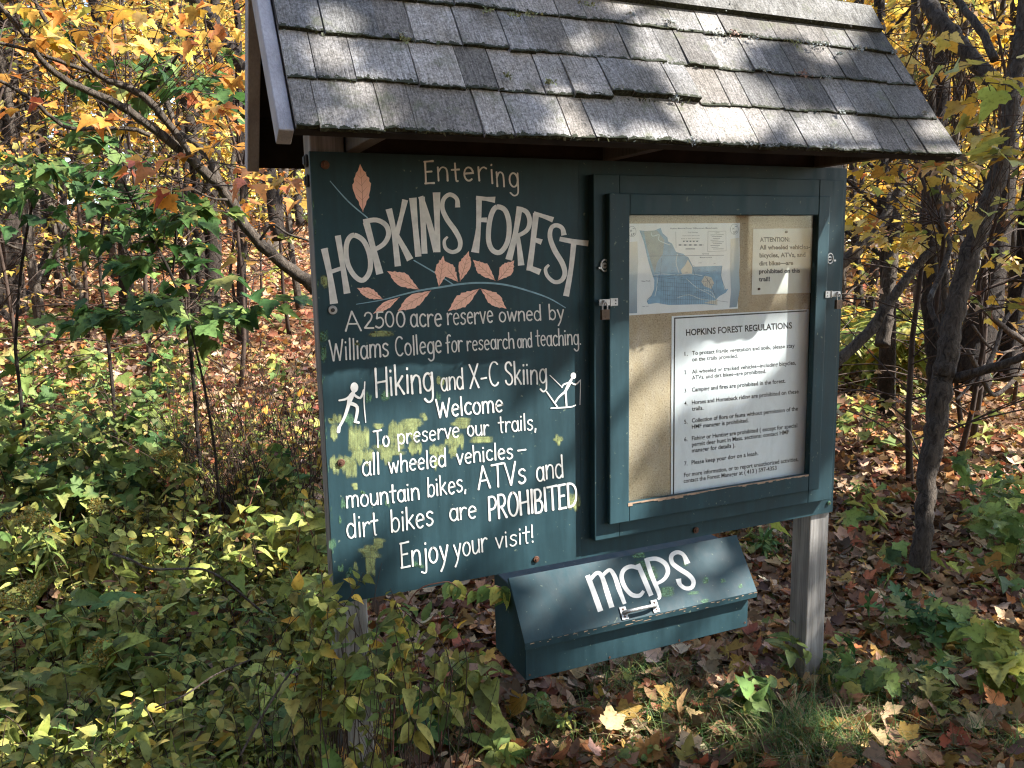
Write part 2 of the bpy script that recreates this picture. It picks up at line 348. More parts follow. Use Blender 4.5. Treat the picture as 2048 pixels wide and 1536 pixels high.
def ribbon(mb, pts, wid, place, m, cap=True):
    """flat painted stroke: pts in a 2D frame, wid per point (frame units), place(u,v,k)->3D"""
    p = [np.array(q, float) for q in pts]; k = len(p)
    wid = [wid] * k if np.isscalar(wid) else list(wid)
    if len(wid) != k: wid = list(np.interp(np.linspace(0, 1, k), np.linspace(0, 1, len(wid)), wid))
    LAY[0] += 1; ly = LAY[0]
    Lf, Rt = [], []
    for i in range(k):
        t = p[min(i + 1, k - 1)] - p[max(i - 1, 0)]; t /= np.linalg.norm(t) + 1e-9
        nn = np.array([-t[1], t[0]]); Lf.append(p[i] + nn * wid[i] / 2); Rt.append(p[i] - nn * wid[i] / 2)
    vs = Lf + Rt; fs = [(i, i + 1, k + i + 1, k + i) for i in range(k - 1)]
    if cap:
        for end in (0, k - 1):
            t = (p[0] - p[1]) if end == 0 else (p[-1] - p[-2]); t /= np.linalg.norm(t) + 1e-9
            nn = np.array([-t[1], t[0]]); h = wid[end] / 2; b = len(vs)
            vs += [p[end] + nn * h * math.cos(a) + t * h * .8 * math.sin(a) for a in (0, .52, 1.05, 1.57, 2.09, 2.62, math.pi)]
            fs.append(tuple(range(b, b + 7)))
    uvs = [(1, 2 * i / (k - 1) - 1) for i in range(k)] + [(-1, 2 * i / (k - 1) - 1) for i in range(k)]; uvs += [(0, 1)] * (len(vs) - len(uvs))
    mb.add([place(q[0], q[1], ly) for q in vs], fs, m, uvs=uvs)
def fillpoly(mb, pts, place, m):
    LAY[0] += 1; k = len(pts); c = np.mean(np.array(pts, float), 0)
    vs = [place(c[0], c[1], LAY[0])] + [place(q[0], q[1], LAY[0]) for q in pts]
    mb.add(vs, [(0, i + 1, (i + 1) % k + 1) for i in range(k)], m)
def word(mb, text, p0, p1, H, wd, place, m, up=(-.05, -1.0), jit=.012):
    adv = [GL[c][0] for c in text]; tot = sum(adv) + .05 * (len(text) - 1); x = 0
    p0 = np.array(p0, float); bx = (np.array(p1, float) - p0) / tot; upv = np.array(up, float) * H
    for c, a in zip(text, adv):
        dy = random.uniform(-1, 1) * jit * 2; sl = random.uniform(-1, 1) * jit * 2
        for st in GL[c][1]:
            pts = smooth_pts(st, 4) if len(st) > 2 else smooth_pts(st, 2)
            pts = [(q[0] + random.uniform(-1, 1) * jit * .25, q[1] + random.uniform(-1, 1) * jit * .25) for q in pts]
            pp = [p0 + bx * (x + q[0] + sl * q[1]) + upv * (q[1] + dy) for q in pts]
            ribbon(mb, pp, [wd * random.uniform(.68, .88), wd * random.uniform(.60, .76), wd * random.uniform(.70, .9)], place, m)
        x += a + .05
def mkframe(scale, ox, oy, ypl=-.0006):
    return lambda u, v, k: onY(ox + u / scale, oy + v / scale, ypl - k * 1.2e-6)

# ------------------------------------------------------------------ the kiosk
KW, KH = 1.817, 1.22
kiosk = thing("information_kiosk", (0.9, 0.05, float(g(.9, .05))), "dark green trailhead kiosk with painted sign, glazed notice case and grey shingled roof", "kiosk")
def K(name, mb, mats, parent=None, **kw):
    o = mb.build(name, mats, None, **kw); o.parent = parent or kiosk
    if (parent or kiosk) is kiosk: o.matrix_parent_inverse = Matrix.Translation(-Vector(kiosk.location))
    return o

# posts
for (x0, x1, top) in ((.004, .094, 1.40), (1.724, 1.813, 1.40)):
    b = MB(); zg = float(g(x0, .05)) - .15
    b.box((x0, .0135, zg), (x1, .102, top), jit=.0008); K("post", b, M['post'], bevel=.004, seg=2)

# ---- sign board with everything painted on it
SB = [M['green'], M['white'], M['pink'], M['vein'], M['blue'], M['putty'], M['mint'], flat('fresh_dark_green', (.009, .024, .022), .5, var=.3)]
b = MB()
b.box((0, 0, 0.0), (.7745, .0125, KH)); b.box((.7757, .0012, 0), (KW, .0125, KH))
f1 = mkframe(3.4133, 600, 280); f2 = mkframe(3.072, 600, 700)
# worn undercoat showing in brush-shaped patches
def patch(fr, u0, v0, u1, v1, m=5, horiz=False):
    n = max(3, int((u1 - u0) / 11)) if not horiz else max(2, int((v1 - v0) / 14))
    for i in range(n):
        if horiz:
            v = v0 + (v1 - v0) * (i + .5) / n
            pts = [(u0 + random.uniform(-18, 24), v + random.uniform(-3, 3)), ((u0 + u1) / 2, v + random.uniform(-4, 4)), (u1 + random.uniform(-26, 14), v + random.uniform(-3, 3))]
            wv = (v1 - v0) / n * 2.3
        else:
            u = u0 + (u1 - u0) * (i + .5) / n
            pts = [(u + random.uniform(-4, 4), v0 + random.uniform(-22, 26)), (u + random.uniform(-4, 4), (v0 + v1) / 2), (u + random.uniform(-5, 5), v1 + random.uniform(-34, 18))]
            wv = (u1 - u0) / n * 2.3
        ribbon(b, smooth_pts(pts, 5), [wv * random.uniform(.5, .8), wv, wv * 1.05, wv * .9, wv * random.uniform(.4, .8)], fr, m, False)
for q in [(300, 470, 420, 640), (325, 610, 450, 700), (205, 650, 340, 760), (285, 690, 345, 778), (190, 660, 250, 730)]: patch(f2, *q)
for q in [(545, 440, 715, 560), (560, 520, 640, 600)]: patch(f2, *q)
for q in [(455, 590, 650, 640), (630, 428, 755, 470), (735, 392, 800, 425), (1040, 537, 1205, 566), (935, 418, 1055, 476), (455, 455, 525, 484), (500, 620, 560, 650)]: patch(f2, *q, horiz=True)
for q in [(500, 600, 560, 700), (665, 570, 742, 640), (795, 592, 890, 668), (828, 650, 852, 736), (895, 520, 1000, 600), (915, 580, 960, 660), (1563, 530, 1610, 576), (405, 1250, 460, 1412), (330, 1310, 358, 1362), (1652, 868, 1716, 1004), (842, 172, 880, 212), (190, 460, 226, 565), (180, 405, 252, 455)]: patch(f2, *q)
for q in [(440, 1165, 522, 1212), (368, 1205, 500, 1272), (312, 825, 372, 852)]: patch(f2, *q, horiz=True)
for q in [(280, 395, 332, 468), (408, 260, 436, 322), (505, 258, 548, 306), (840, 268, 860, 332), (258, 915, 280, 975), (240, 1030, 254, 1060), (180, 1150, 215, 1245), (700, 1310, 760, 1345), (375, 862, 402, 888), (236, 1320, 262, 1375), (285, 1345, 320, 1400), (528, 925, 552, 955)]: patch(f2, *q, m=6)
patch(f1, 458, 1308, 660, 1338, 5, True)
for q in [(148, 910, 186, 1010), (376, 1380, 402, 1408)]: patch(f1, *q)
for q in [(140, 1290, 186, 1400), (146, 1390, 176, 1530)]: patch(f1, *q, m=6)
for i in range(22): # scuffed left edge
    z = random.uniform(.04, 1.1); LAY[0] += 1
    x0 = random.uniform(.0005, .004); hh = random.uniform(.008, .035)
    ribbon(b, [(x0, z), (x0 + random.uniform(-.0005, .004), z + hh)], [.003, .006, .002], lambda u, v, k: (u, -.0006 - k * 1.2e-6, v), 6)
# branch and leaves
def leafshape(base, tip, width):
    a, t = np.array(base, float), np.array(tip, float); d = t - a; nn = np.array([-d[1], d[0]]) / np.linalg.norm(d)
    prof = [(0, 0), (.06, .10), (.16, .36), (.22, .42), (.30, .72), (.34, .70), (.45, .98), (.50, .92), (.58, 1.0), (.63, .86), (.70, .82), (.74, .64), (.82, .50), (.86, .28), (.93, .16), (1, 0)]
    Lp = [a + d * s + nn * w * width / 2 * random.uniform(.92, 1.1) for s, w in prof]
    Rp = [a + d * s - nn * w * width / 2 * random.uniform(.86, 1.05) for s, w in prof[1:-1]]
    fillpoly(b, Lp + Rp[::-1], f1, 2)
    ribbon(b, smooth_pts([a, a + d * .5 + nn * width * .03, t - d * .1], 4), [5, 3.2, 1.5], f1, 3, False)
    for s in (.25, .4, .55, .7):
        for sg in (1, -1):
            c = a + d * s; ribbon(b, [c, c + d * .13 + nn * sg * width * .32], [2.6, 1.2], f1, 3, False)
ribbon(b, smooth_pts([(385, 1121), (560, 1092), (700, 1055), (830, 1025), (960, 1005), (1100, 983), (1240, 975), (1400, 988), (1560, 1030), (1700, 1080), (1812, 1145)], 4), [4, 8, 10, 12, 13, 12, 12, 11, 9, 6], f1, 4)
ribbon(b, smooth_pts([(205, 280), (330, 420), (460, 530)], 4), [5, 9, 8], f1, 4)
ribbon(b, smooth_pts([(778, 822), (920, 905), (1052, 990)], 4), [8, 9, 7], f1, 4)
for L in [((430, 492), (410, 163), 128), ((815, 1022), (595, 895), 95), ((1080, 970), (952, 818), 92), ((948, 1002), (978, 790), 88), ((1092, 966), (1152, 758), 84), ((1333, 960), (1180, 818), 88), ((1350, 960), (1462, 822), 96), ((568, 1088), (388, 1010), 74), ((680, 1073), (498, 1186), 56), ((895, 1028), (666, 1168), 96), ((1225, 1015), (1010, 1168), 96), ((1232, 1013), (1410, 1152), 92)]: leafshape(*L)
# HOPKINS FOREST, each letter drawn stroke by stroke
def S(pts, wid, sm=True, closed=False):
    p = smooth_pts(pts, 5, closed) if (sm and len(pts) > 2) else smooth_pts(pts, 3) if len(pts) > 2 else pts
    ribbon(b, p, wid * .9 if np.isscalar(wid) else [q * .9 for q in wid], f1, 1, False)
S([(165, 740), (205, 930), (232, 1118)], [52, 42, 62]); S([(258, 652), (290, 850), (322, 1048)], [46, 38, 52]); S([(196, 905), (305, 868)], 30)
S([(370, 650), (435, 690), (476, 790), (476, 895), (430, 957), (375, 930), (328, 850), (314, 750), (330, 678)], 38, True, True)
S([(452, 560), (500, 740), (545, 915)], [52, 42, 56]); S([(432, 558), (520, 546), (585, 580), (605, 640), (580, 700), (530, 738), (490, 748)], [36, 36, 38, 38, 36, 34, 30])
S([(606, 470), (640, 620), (668, 862)], [50, 38, 48]); S([(718, 408), (692, 520), (648, 690)], [46, 34, 42]); S([(655, 645), (700, 720), (752, 818)], [38, 40, 54])
S([(770, 395), (788, 600), (808, 796)], [58, 42, 48]); S([(832, 388), (842, 600), (850, 776)], [46, 40, 46]); S([(824, 385), (880, 560), (932, 762)], [40, 44, 50]); S([(932, 358), (936, 560), (940, 766)], [58, 40, 42])
S([(1076, 460), (1070, 402), (1025, 372), (982, 402), (972, 465), (1003, 540), (1060, 620), (1093, 690), (1085, 745), (1040, 765), (995, 740), (985, 690), (1008, 660)], [40, 30, 32, 32, 34, 38, 40, 36, 32, 30, 28, 24, 16])
S([(1222, 388), (1218, 600), (1195, 768)], [44, 36, 62]); S([(1202, 394), (1270, 402), (1332, 408)], [30, 30, 48]); S([(1220, 545), (1276, 546)], [30, 38])
S([(1345, 457), (1400, 480), (1427, 570), (1418, 690), (1370, 764), (1318, 755), (1288, 690), (1291, 580), (1312, 495)], 38, True, True)
S([(1500, 455), (1470, 640), (1425, 818)], [46, 38, 54]); S([(1490, 468), (1545, 490), (1568, 550), (1553, 610), (1505, 645), (1462, 655)], [32, 36, 36, 34, 30, 26]); S([(1482, 640), (1498, 740), (1510, 856)], [34, 36, 50])
S([(1612, 500), (1590, 700), (1565, 892)], [46, 40, 46]); S([(1596, 500), (1660, 520), (1728, 545)], [30, 30, 42]); S([(1588, 675), (1650, 697)], [30, 42]); S([(1555, 868), (1640, 902)], [38, 46])
S([(1802, 650), (1790, 602), (1750, 582), (1715, 602), (1707, 665), (1737, 750), (1790, 840), (1808, 910), (1783, 960), (1735, 968), (1690, 930), (1676, 882), (1700, 852)], [42, 32, 32, 32, 36, 40, 40, 36, 32, 30, 28, 26, 18])
S([(1772, 675), (1870, 694), (1968, 706)], [34, 38, 44]); S([(1870, 690), (1850, 880), (1816, 1066)], [42, 36, 46])
# the rest of the painted text
def T1(t, p0, p1, H, wd): word(b, t, p0, p1, H, wd, f1, 1)
def T2(t, p0, p1, H, wd): word(b, t, p0, p1, H, wd, f2, 1)
T1("E", (850, 300), (922, 298), 148, 17); T1("n", (936, 277), (1020, 277), 150, 16); T1("t", (1040, 280), (1096, 280), 128, 16); T1("e", (1115, 277), (1190, 277), 146, 16); T1("r", (1213, 276), (1282, 276), 150, 16); T1("i", (1300, 297), (1330, 297), 150, 15); T1("n", (1340, 316), (1402, 318), 158, 15); T1("g", (1425, 318), (1498, 322), 155, 15)
for u in (856, 1235, 1305): pass
T1("A", (305, 1305), (428, 1302), 132, 15); T1("2500", (438, 1284), (722, 1272), 108, 15); T1("acre", (752, 1277), (972, 1266), 134, 15); T1("reserve", (1005, 1262), (1322, 1246), 124, 13); T1("owned", (1358, 1240), (1652, 1228), 104, 13); T1("by", (1700, 1228), (1804, 1222), 104, 13)
T1("Williams", (205, 1508), (610, 1478), 140, 15); T1("College", (650, 1476), (972, 1450), 128, 14); T1("for", (1000, 1454), (1112, 1442), 120, 13); T1("research", (1140, 1438), (1466, 1420), 106, 12); T1("and", (1484, 1418), (1588, 1412), 98, 11); T1("teaching.", (1612, 1408), (1922, 1394), 112, 12)
T2("Hiking", (462, 290), (824, 252), 178, 17); T2("and", (866, 250), (1010, 240), 124, 13); T2("X-C", (1042, 236), (1228, 214), 146, 14); T2("Skiing", (1262, 218), (1520, 202), 138, 14)
T2("Welcome", (838, 416), (1250, 374), 112, 14); T2("To", (455, 602), (552, 588), 100, 13); T2("preserve", (600, 580), (982, 534), 98, 12); T2("our", (1028, 530), (1162, 518), 98, 12); T2("trails,", (1222, 506), (1456, 488), 100, 12)
T2("all", (382, 776), (494, 758), 130, 14); T2("wheeled", (546, 756), (902, 712), 108, 13); T2("vehicles", (962, 702), (1312, 664), 100, 13); T2("-", (1332, 640), (1400, 632), 60, 13)
T2("mountain", (284, 972), (738, 914), 112, 14); T2("bikes,", (784, 904), (1026, 866), 116, 13); T2("ATVs", (1092, 860), (1394, 812), 138, 15); T2("and", (1452, 804), (1624, 780), 134, 13)
T2("dirt", (288, 1158), (484, 1136), 140, 14); T2("bikes", (560, 1120), (824, 1074), 134, 14); T2("are", (918, 1048), (1088, 1030), 116, 14); T2("PROHIBITED", (1160, 1046), (1706, 958), 142, 18)
T2("Enjoy", (620, 1342), (914, 1288), 148, 15); T2("your", (946, 1284), (1154, 1230), 130, 13); T2("visit!", (1200, 1218), (1444, 1180), 106, 12)
def F2(pts, wd): ribbon(b, smooth_pts(pts, 4) if len(pts) > 2 else pts, wd, f2, 1)
fillpoly(b, arc(334, 230, 24, 31, 0, 360, 18)[:-1], f2, 1)
for pts, wd in [([(330, 258), (312, 290), (298, 335)], [20, 34, 22]), ([(318, 272), (285, 300), (240, 310)], [16, 14, 10]), ([(325, 270), (370, 295), (392, 245)], [16, 14, 12]), ([(302, 325), (275, 410), (238, 480)], [24, 18, 15]), ([(302, 325), (352, 352), (340, 440)], [24, 20, 15]), ([(336, 440), (362, 446)], [16, 14]), ([(240, 475), (236, 502)], [20, 22]), ([(398, 196), (394, 320), (404, 445)], [8, 8, 5])]: F2(pts, wd)
fillpoly(b, arc(1680, 158, 17, 20, 0, 360, 16)[:-1], f2, 1)
for pts, wd in [([(1668, 180), (1650, 215), (1630, 255)], [14, 20, 14]), ([(1655, 200), (1620, 212), (1610, 230)], [10, 9, 8]), ([(1660, 195), (1692, 212), (1720, 188)], [10, 9, 8]), ([(1630, 255), (1590, 290), (1570, 320)], [13, 11, 10]), ([(1632, 255), (1635, 300), (1638, 345)], [13, 11, 10]), ([(1542, 358), (1660, 350), (1694, 338)], [8, 9, 5]), ([(1515, 255), (1550, 305), (1582, 350)], [8, 8, 8]), ([(1535, 155), (1610, 228)], [5, 5]), ([(1724, 182), (1720, 336)], [4, 4])]: F2(pts, wd)
K("sign_board", b, SB)

# bolts and nail heads
for (px, py, r, mt) in ((650, 330, .011, 'rust'), (665, 620, .012, 'zinc'), (682, 925, .0105, 'rust'), (1072, 1118, .010, 'rust'), (1391, 1060, .011, 'rust'), (1657, 1006, .008, 'mint'), (1664, 805, .009, 'mint')):
    c = onY(px, py, 0); q = MB(); q.disc((c[0], c[2]), r, .0, -.005, 16); q.disc((c[0], c[2]), r * .5, -.005, -.0075, 6, 1)
    K("bolt", q, [M[mt], M['rust'] if mt != 'zinc' else M['black']], bevel=.0015, seg=2)
for (px, py) in ((606, 322), (601, 362)):  # black cable clips on the left post's side
    c = onY(px, py, .06); q = MB(); q.box((-.008, .045, c[2] - .012), (.0038, .065, c[2] + .012)); q.box((-.004, .04, c[2] - .016), (.0038, .07, c[2] + .016)); K("clip", q, M['black'], bevel=.004, seg=2)

# ---- display case
CX0, CX1, CZ0, CZ1 = .8077, 1.776, .062, 1.178
DX0, DX1, DZ0, DZ1 = .848, 1.696, .115, 1.122
GX0, GX1, GZ0, GZ1 = .918, 1.647, .1755, 1.060
def frame4(mb, o, i, y0, y1):
    (ax, az, bx, bz), (cx, cz, dx, dz) = o, i
    mb.box((ax, y0, az), (cx, y1, bz)); mb.box((dx, y0, az), (bx, y1, bz)); mb.box((cx, y0 + .0008, az), (dx, y1, cz)); mb.box((cx, y0 + .0008, dz), (dx, y1, bz))
b = MB(); frame4(b, (CX0, CZ0, CX1, CZ1), (.895, .15, 1.668, 1.085), -.030, 0.0008)
case = K("display_case", b, [M['green'], M['rawwood']], bevel=.0025, seg=2)
def KC(name, mb, mats, **kw):
    o = mb.build(name, mats, None, **kw); o.parent = case; o.matrix_parent_inverse = case.matrix_parent_inverse.inverted() if False else Matrix.Identity(4); return o
b = MB(); frame4(b, (DX0, DZ0, DX1, DZ1), (GX0, GZ0, GX1, GZ1), -.052, -.0305)
KC("door_frame", b, M['green'], bevel=.003, seg=2)
b = MB()                                            # chipped bare wood along the lower edge of the door opening
for i in range(46):
    x = GX0 - .004 + (GX1 - GX0 + .002) * i / 46; h = random.uniform(.002, .008) * (1.3 if i < 14 else .8) * (0.25 if 22 < i < 27 else 1)
    b.box((x, -.0532, GZ0 - h), (x + (GX1 - GX0) / 46, -.0515, GZ0 + .0006))
KC("chipped_edge", b, M['rawwood'])
b = MB(); b.box((GX0 - .03, -.0042, GZ0 - .03), (GX1 + .03, -.0005, GZ1 + .03))
m, n, l = newmat('particle_board'); tc = n.new("ShaderNodeTexCoord")
z = noise(n, l, tc.outputs["Object"], 210, 3, .75); r = ramp(n, [(.28, (.13, .085, .05)), (.42, (.40, .30, .19)), (.6, (.52, .41, .28)), (.8, (.60, .50, .37))]); l.new(z.outputs[0], r.inputs[0])
z2 = noise(n, l, tc.outputs["Object"], 4, 4); r2 = ramp(n, [(.3, (.8, .78, .74)), (.7, (1.08, 1.08, 1.08))]); l.new(z2.outputs[0], r2.inputs[0])
finish(n, l, mixc(n, l, 1.0, r.outputs[0], r2.outputs[0], 'MULTIPLY'), .8, bump(n, l, z.outputs[0], .3, .002)); M['chip'] = m
KC("backing_panel", b, M['chip'])
m, n, l = newmat('window_glass'); tr = n.new("ShaderNodeBsdfTransparent"); tr.inputs[0].default_value = (.93, .95, .94, 1)
gl = n.new("ShaderNodeBsdfGlossy"); gl.inputs["Roughness"].default_value = .03; fr = n.new("ShaderNodeFresnel"); gg = n.new("ShaderNodeNewGeometry"); mrg = n.new("ShaderNodeMapRange"); mrg.inputs[3].default_value = 1.25; mrg.inputs[4].default_value = 1 / 1.25; l.new(gg.outputs["Backfacing"], mrg.inputs[0]); l.new(mrg.outputs[0], fr.inputs[0])
mx = n.new("ShaderNodeMixShader"); oo = n.new("ShaderNodeOutputMaterial"); l.new(fr.outputs[0], mx.inputs[0]); tcg = n.new('ShaderNodeTexCoord'); zg = noise(n, l, mapping(n, l, tcg.outputs['Object'], (3, 3, 1.2), (0, .7, 0)), 5, 6, .7, 1.0); rg = ramp(n, [(.42, (0, 0, 0)), (.85, (.06, .06, .06))]); l.new(zg.outputs[0], rg.inputs[0]); df = n.new('ShaderNodeBsdfDiffuse'); df.inputs[0].default_value = (.8, .8, .8, 1); m2 = n.new('ShaderNodeMixShader'); l.new(rg.outputs[0], m2.inputs[0]); l.new(mx.outputs[0], m2.inputs[1]); l.new(df.outputs[0], m2.inputs[2]); l.new(tr.outputs[0], mx.inputs[1]); l.new(gl.outputs[0], mx.inputs[2]); l.new(m2.outputs[0], oo.inputs[0]); M['glass'] = m  # thin diffuse streaks stand in for glare on the pane
b = MB(); b.box((GX0 - .012, -.0370, GZ0 - .012), (GX1 + .012, -.0340, GZ1 + .012)); KC("glass_pane", b, M['glass'])
def hasp(cx, cz, d, yy):
    q = MB(); q.box((cx - .034, yy - .003, cz - .011), (cx - .006, yy, cz + .011)); q.box((cx - .004, yy - .0045, cz - .009), (cx + .030, yy - .001, cz + .009))
    q.tube([(cx - .005, yy - .003, cz - .012), (cx - .005, yy - .003, cz + .012)], .0028, 8)
    q.disc((cx - .027, cz + .005), .0022, yy - .003, yy - .0042, 8, 1); q.disc((cx - .027, cz - .005), .0022, yy - .003, yy - .0042, 8, 1)
    q.tube([(cx + .012, yy - .002, cz - .006), (cx + .012, yy - .014, cz - .006), (cx + .012, yy - .016, cz), (cx + .012, yy - .014, cz + .006), (cx + .012, yy - .002, cz + .006)], .002, 6)
    KC("hasp", q, [M['zinc'], M['black']], bevel=.0012)
cl = onY(1215, 604, -.042); cr = onY(1658, 588, -.042)
def mir(mb, cx):
    mb.v = [(2 * cx - x, y, z) for x, y, z in mb.v]
q = MB(); cx, cz, yy = cl[0], cl[2], -.033
def hasp_at(cx, cz, flip, lift):
    q = MB(); yd, yf = -.0525, -.0305                # door face and case face
    q.box((cx + .004, yd - .003, cz - .011), (cx + .028, yd, cz + .011))
    q.box((cx - .036, yd - .0045, cz - .009), (cx + .002, yd - .0015, cz + .009))
    q.tube([(cx + .003, yd - .003, cz - .012), (cx + .003, yd - .003, cz + .012)], .0028, 8)
    for s in (-1, 1): q.disc((cx + .020, cz + s * .005), .0022, yd - .003, yd - .0042, 8, 1)
    q.tube([(cx - .022, yf, cz + .005), (cx - .022, yd - .010, cz + .005), (cx - .022, yd - .014, cz), (cx - .022, yd - .010, cz - .005), (cx - .022, yf, cz - .005)], .0022, 6)
    if flip: mir(q, cx)
    KC("hasp", q, [M['zinc'], M['black']])
    px = cx + (.022 if flip else -.022)
    root = thing("padlock", (px, yd - .010, cz - .05), "small rusty brass padlock hanging from the hasp on the %s side of the notice case" % ("right" if flip else "left"), "padlock", "padlocks on the notice case")
    bd = MB(); bd.box((-.013, -.0075, 0), (.013, .0035, .030)); bd.disc((0, .008), .003, -.0075, -.0085, 8)
    bo = bd.build("body", M['brass'], root, bevel=.0025, seg=2)
    sh = MB(); sh.tube(smooth_pts([(-.008, -.002, .026), (-.008, -.002, .042), (-.005, -.002, .050), (0, -.002, .053), (.005, -.002, .050), (.008, -.002, .042), (.008, -.002, .026)], 3), .0024, 8)
    sh.build("shackle", M['zinc'], root, smooth=True)
hasp_at(cl[0], cl[2], False, 0); hasp_at(cr[0], cr[2], True, 0)
for (px, py, s) in ((1208, 531, 1), (1658, 517, -1)):
    c = onY(px, py, -.031); q = MB()
    ring = [(c[0] + .013 * math.cos(a), -.0355, c[2] + .017 * math.sin(a)) for a in np.linspace(0, 2 * math.pi, 17)]
    q.tube(ring, .0026, 6, cap=False); q.disc((c[0], c[2]), .0085, -.0305, -.0350, 14); q.box((c[0] - .018 * s - .004, -.039, c[2] - .010), (c[0] - .018 * s + .006, -.034, c[2] - .004)); q.disc((c[0], c[2]), .003, -.035, -.040, 8, 1)
    KC("latch", q, [M['zinc'], M['black']])
for (px, py) in ((1203, 772), (1207, 1060), (1655, 711), (1641, 770), (1638, 966), (1640, 980), (1280, 1022), (1459, 1017)):
    pass

# ---- maps box
LX0, LX1 = .520, 1.371
LT, LB = np.array([0, -.0125, -.0127]), np.array([0, -.1215, -.1704])
e2 = LB - LT; LL = np.linalg.norm(e2); e2 /= LL; nn_ = np.array([0, e2[2], -e2[1]]); nn_ = nn_ if nn_[1] < 0 else -nn_
def onLid(px, py, off):
    d = ray(px, py); o = LT + nn_ * off; return CAM + d * (((o - CAM) @ nn_) / (d @ nn_))
b = MB()
prof = [(-.098, -.306), (-.098, -.185), (-.012, -.045), (.135, -.045), (.135, -.306)]
b.prism(prof, 0, .532, 1.357)
mbx = K("map_box", b, M['green'], bevel=.002)
def KM(name, mb, mats, **kw):
    o = mb.build(name, mats, None, **kw); o.parent = mbx; return o
b = MB(); A0, A1 = LT, LB + e2 * .004
top, bot = A0, A1
b.prism([(top[1], top[2]), (bot[1], bot[2]), (bot[1] + .001, bot[2] - .021), (bot[1] + .020, bot[2] - .021), (bot[1] + .020, bot[2] - .004), ((top - nn_ * .014)[1], (top - nn_ * .014)[2])], 0, LX0, LX1)
fl = lambda u, v, k: onLid(1100 + u / 3.2, 1100 + v / 3.2, .0005 + k * 1.2e-6)
LAY[0] = 0
for q in [(520, 40, 640, 75), (555, 90, 640, 150), (610, 120, 690, 170), (640, 180, 700, 215)]: patch(fl, *q, m=2) if False else None
def lpatch(u0, v0, u1, v1):
    for i in range(3):
        v = v0 + (v1 - v0) * (i + .5) / 3
        ribbon(b, smooth_pts([(u0 + random.uniform(-6, 10), v + 3), ((u0 + u1) / 2, v + random.uniform(-3, 3)), (u1 + random.uniform(-10, 6), v - 4)], 4), [(v1 - v0) / 3 * 1.3 * k for k in (.9, 1.7, 2.0, 1.7, .9)], fl, 2, False)
for q in [(525, 20, 620, 50), (540, 70, 660, 110), (560, 110, 690, 160), (600, 150, 700, 190), (690, 240, 800, 290), (975, 180, 1022, 212), (1092, 185, 1122, 206), (1205, 220, 1238, 240), (960, 318, 1025, 335), (850, 75, 885, 100), (880, 265, 960, 282)]: lpatch(*q)
def L(pts, wd): ribbon(b, smooth_pts(pts, 5) if len(pts) > 2 else pts, wd, fl, 1, False)
L([(240, 162), (280, 270), (324, 392)], [32, 34, 36]); L([(258, 190), (298, 148), (330, 165), (362, 260), (396, 368)], [24, 24, 28, 32, 34]); L([(335, 165), (380, 128), (412, 165), (442, 250), (478, 345)], [22, 24, 28, 30, 24])
L([(572, 120), (520, 105), (475, 125), (458, 172), (478, 235), (522, 285), (572, 292), (600, 262)], [22, 26, 28, 28, 28, 28, 26, 18]); L([(562, 90), (605, 190), (648, 292)], [30, 32, 30])
L([(616, 52), (650, 160), (700, 285), (690, 316)], [28, 30, 26, 12]); L([(618, 62), (680, 56), (735, 85), (755, 135), (735, 182), (690, 212), (668, 208)], [24, 28, 30, 28, 24, 20, 14])
L([(880, 88), (855, 32), (815, 14), (778, 36), (782, 82), (830, 122), (888, 160), (918, 200), (908, 238), (868, 245), (832, 220), (822, 184)], [38, 24, 26, 28, 28, 30, 30, 28, 26, 24, 26, 36])
rl = random.Random(5)
for i in range(34):                                  # chipped paint along the lid's front edge
    x = LX0 + .004 + (LX1 - LX0 - .01) * (i + rl.random() * .8) / 34; wv = rl.uniform(.006, .022) * (1.4 if .3 < (x - LX0) / .85 < .65 else .8); hh = rl.uniform(.0012, .0035)
    yb_ = float(bot[1]); zb_ = float(bot[2]); zo = rl.uniform(-.0175, -.001) if rl.random() < .4 else -.0025
    b.add([(x, yb_ - .0006, zb_ + zo - hh), (x + wv, yb_ - .0006, zb_ + zo - hh * rl.uniform(.3, 1)), (x + wv * .9, yb_ - .0006, zb_ + zo), (x + wv * .1, yb_ - .0006, zb_ + zo)], [(0, 1, 2, 3)], 3)
KM("lid", b, [M['green'], M['white'], M['mint'], M['rawwood']])
for (x, z) in [(.545, -.200), (.545, -.290), (1.345, -.200), (1.345, -.290), (.82, -.296), (1.08, -.296)]:
    b = MB(); b.disc((x, z), .0035, -.0978, -.0995, 8); KM("screw", b, M['rust'])
b = MB()
h0 = onLid(1248, 1219, 0); h1 = onLid(1305, 1208, 0)
def lidpt(x, t, off): return np.array([x, 0, 0]) + LT + e2 * t + nn_ * off
tt = LL - .020
hx0, hx1 = onLid(1245, 1220, 0)[0], onLid(1308, 1208, 0)[0]
for hx in (hx0, hx1):
    cs = [lidpt(hx + sx * .011, tt + st * .019, of) for of in (.0006, .004) for sx, st in ((-1, -1), (1, -1), (1, 1), (-1, 1))]
    b.add(cs, [(0, 3, 2, 1), (4, 5, 6, 7), (0, 1, 5, 4), (1, 2, 6, 5), (2, 3, 7, 6), (3, 0, 4, 7)])
    for st in (-.011, .011): b.tube([lidpt(hx, tt + st, .004), lidpt(hx, tt + st, .0052)], .0032, 8, m=1)
b.tube(smooth_pts([lidpt(hx0, tt, .003), lidpt(hx0 + .006, tt, .016), lidpt(hx0 + .020, tt, .024), lidpt((hx0 + hx1) / 2, tt, .026), lidpt(hx1 - .020, tt, .024), lidpt(hx1 - .006, tt, .016), lidpt(hx1, tt, .003)], 3), [.007] * 3 + [.0055] * 13 + [.007] * 3, 8)
KM("handle", b, [M['zinc'], M['rust']], smooth=False)

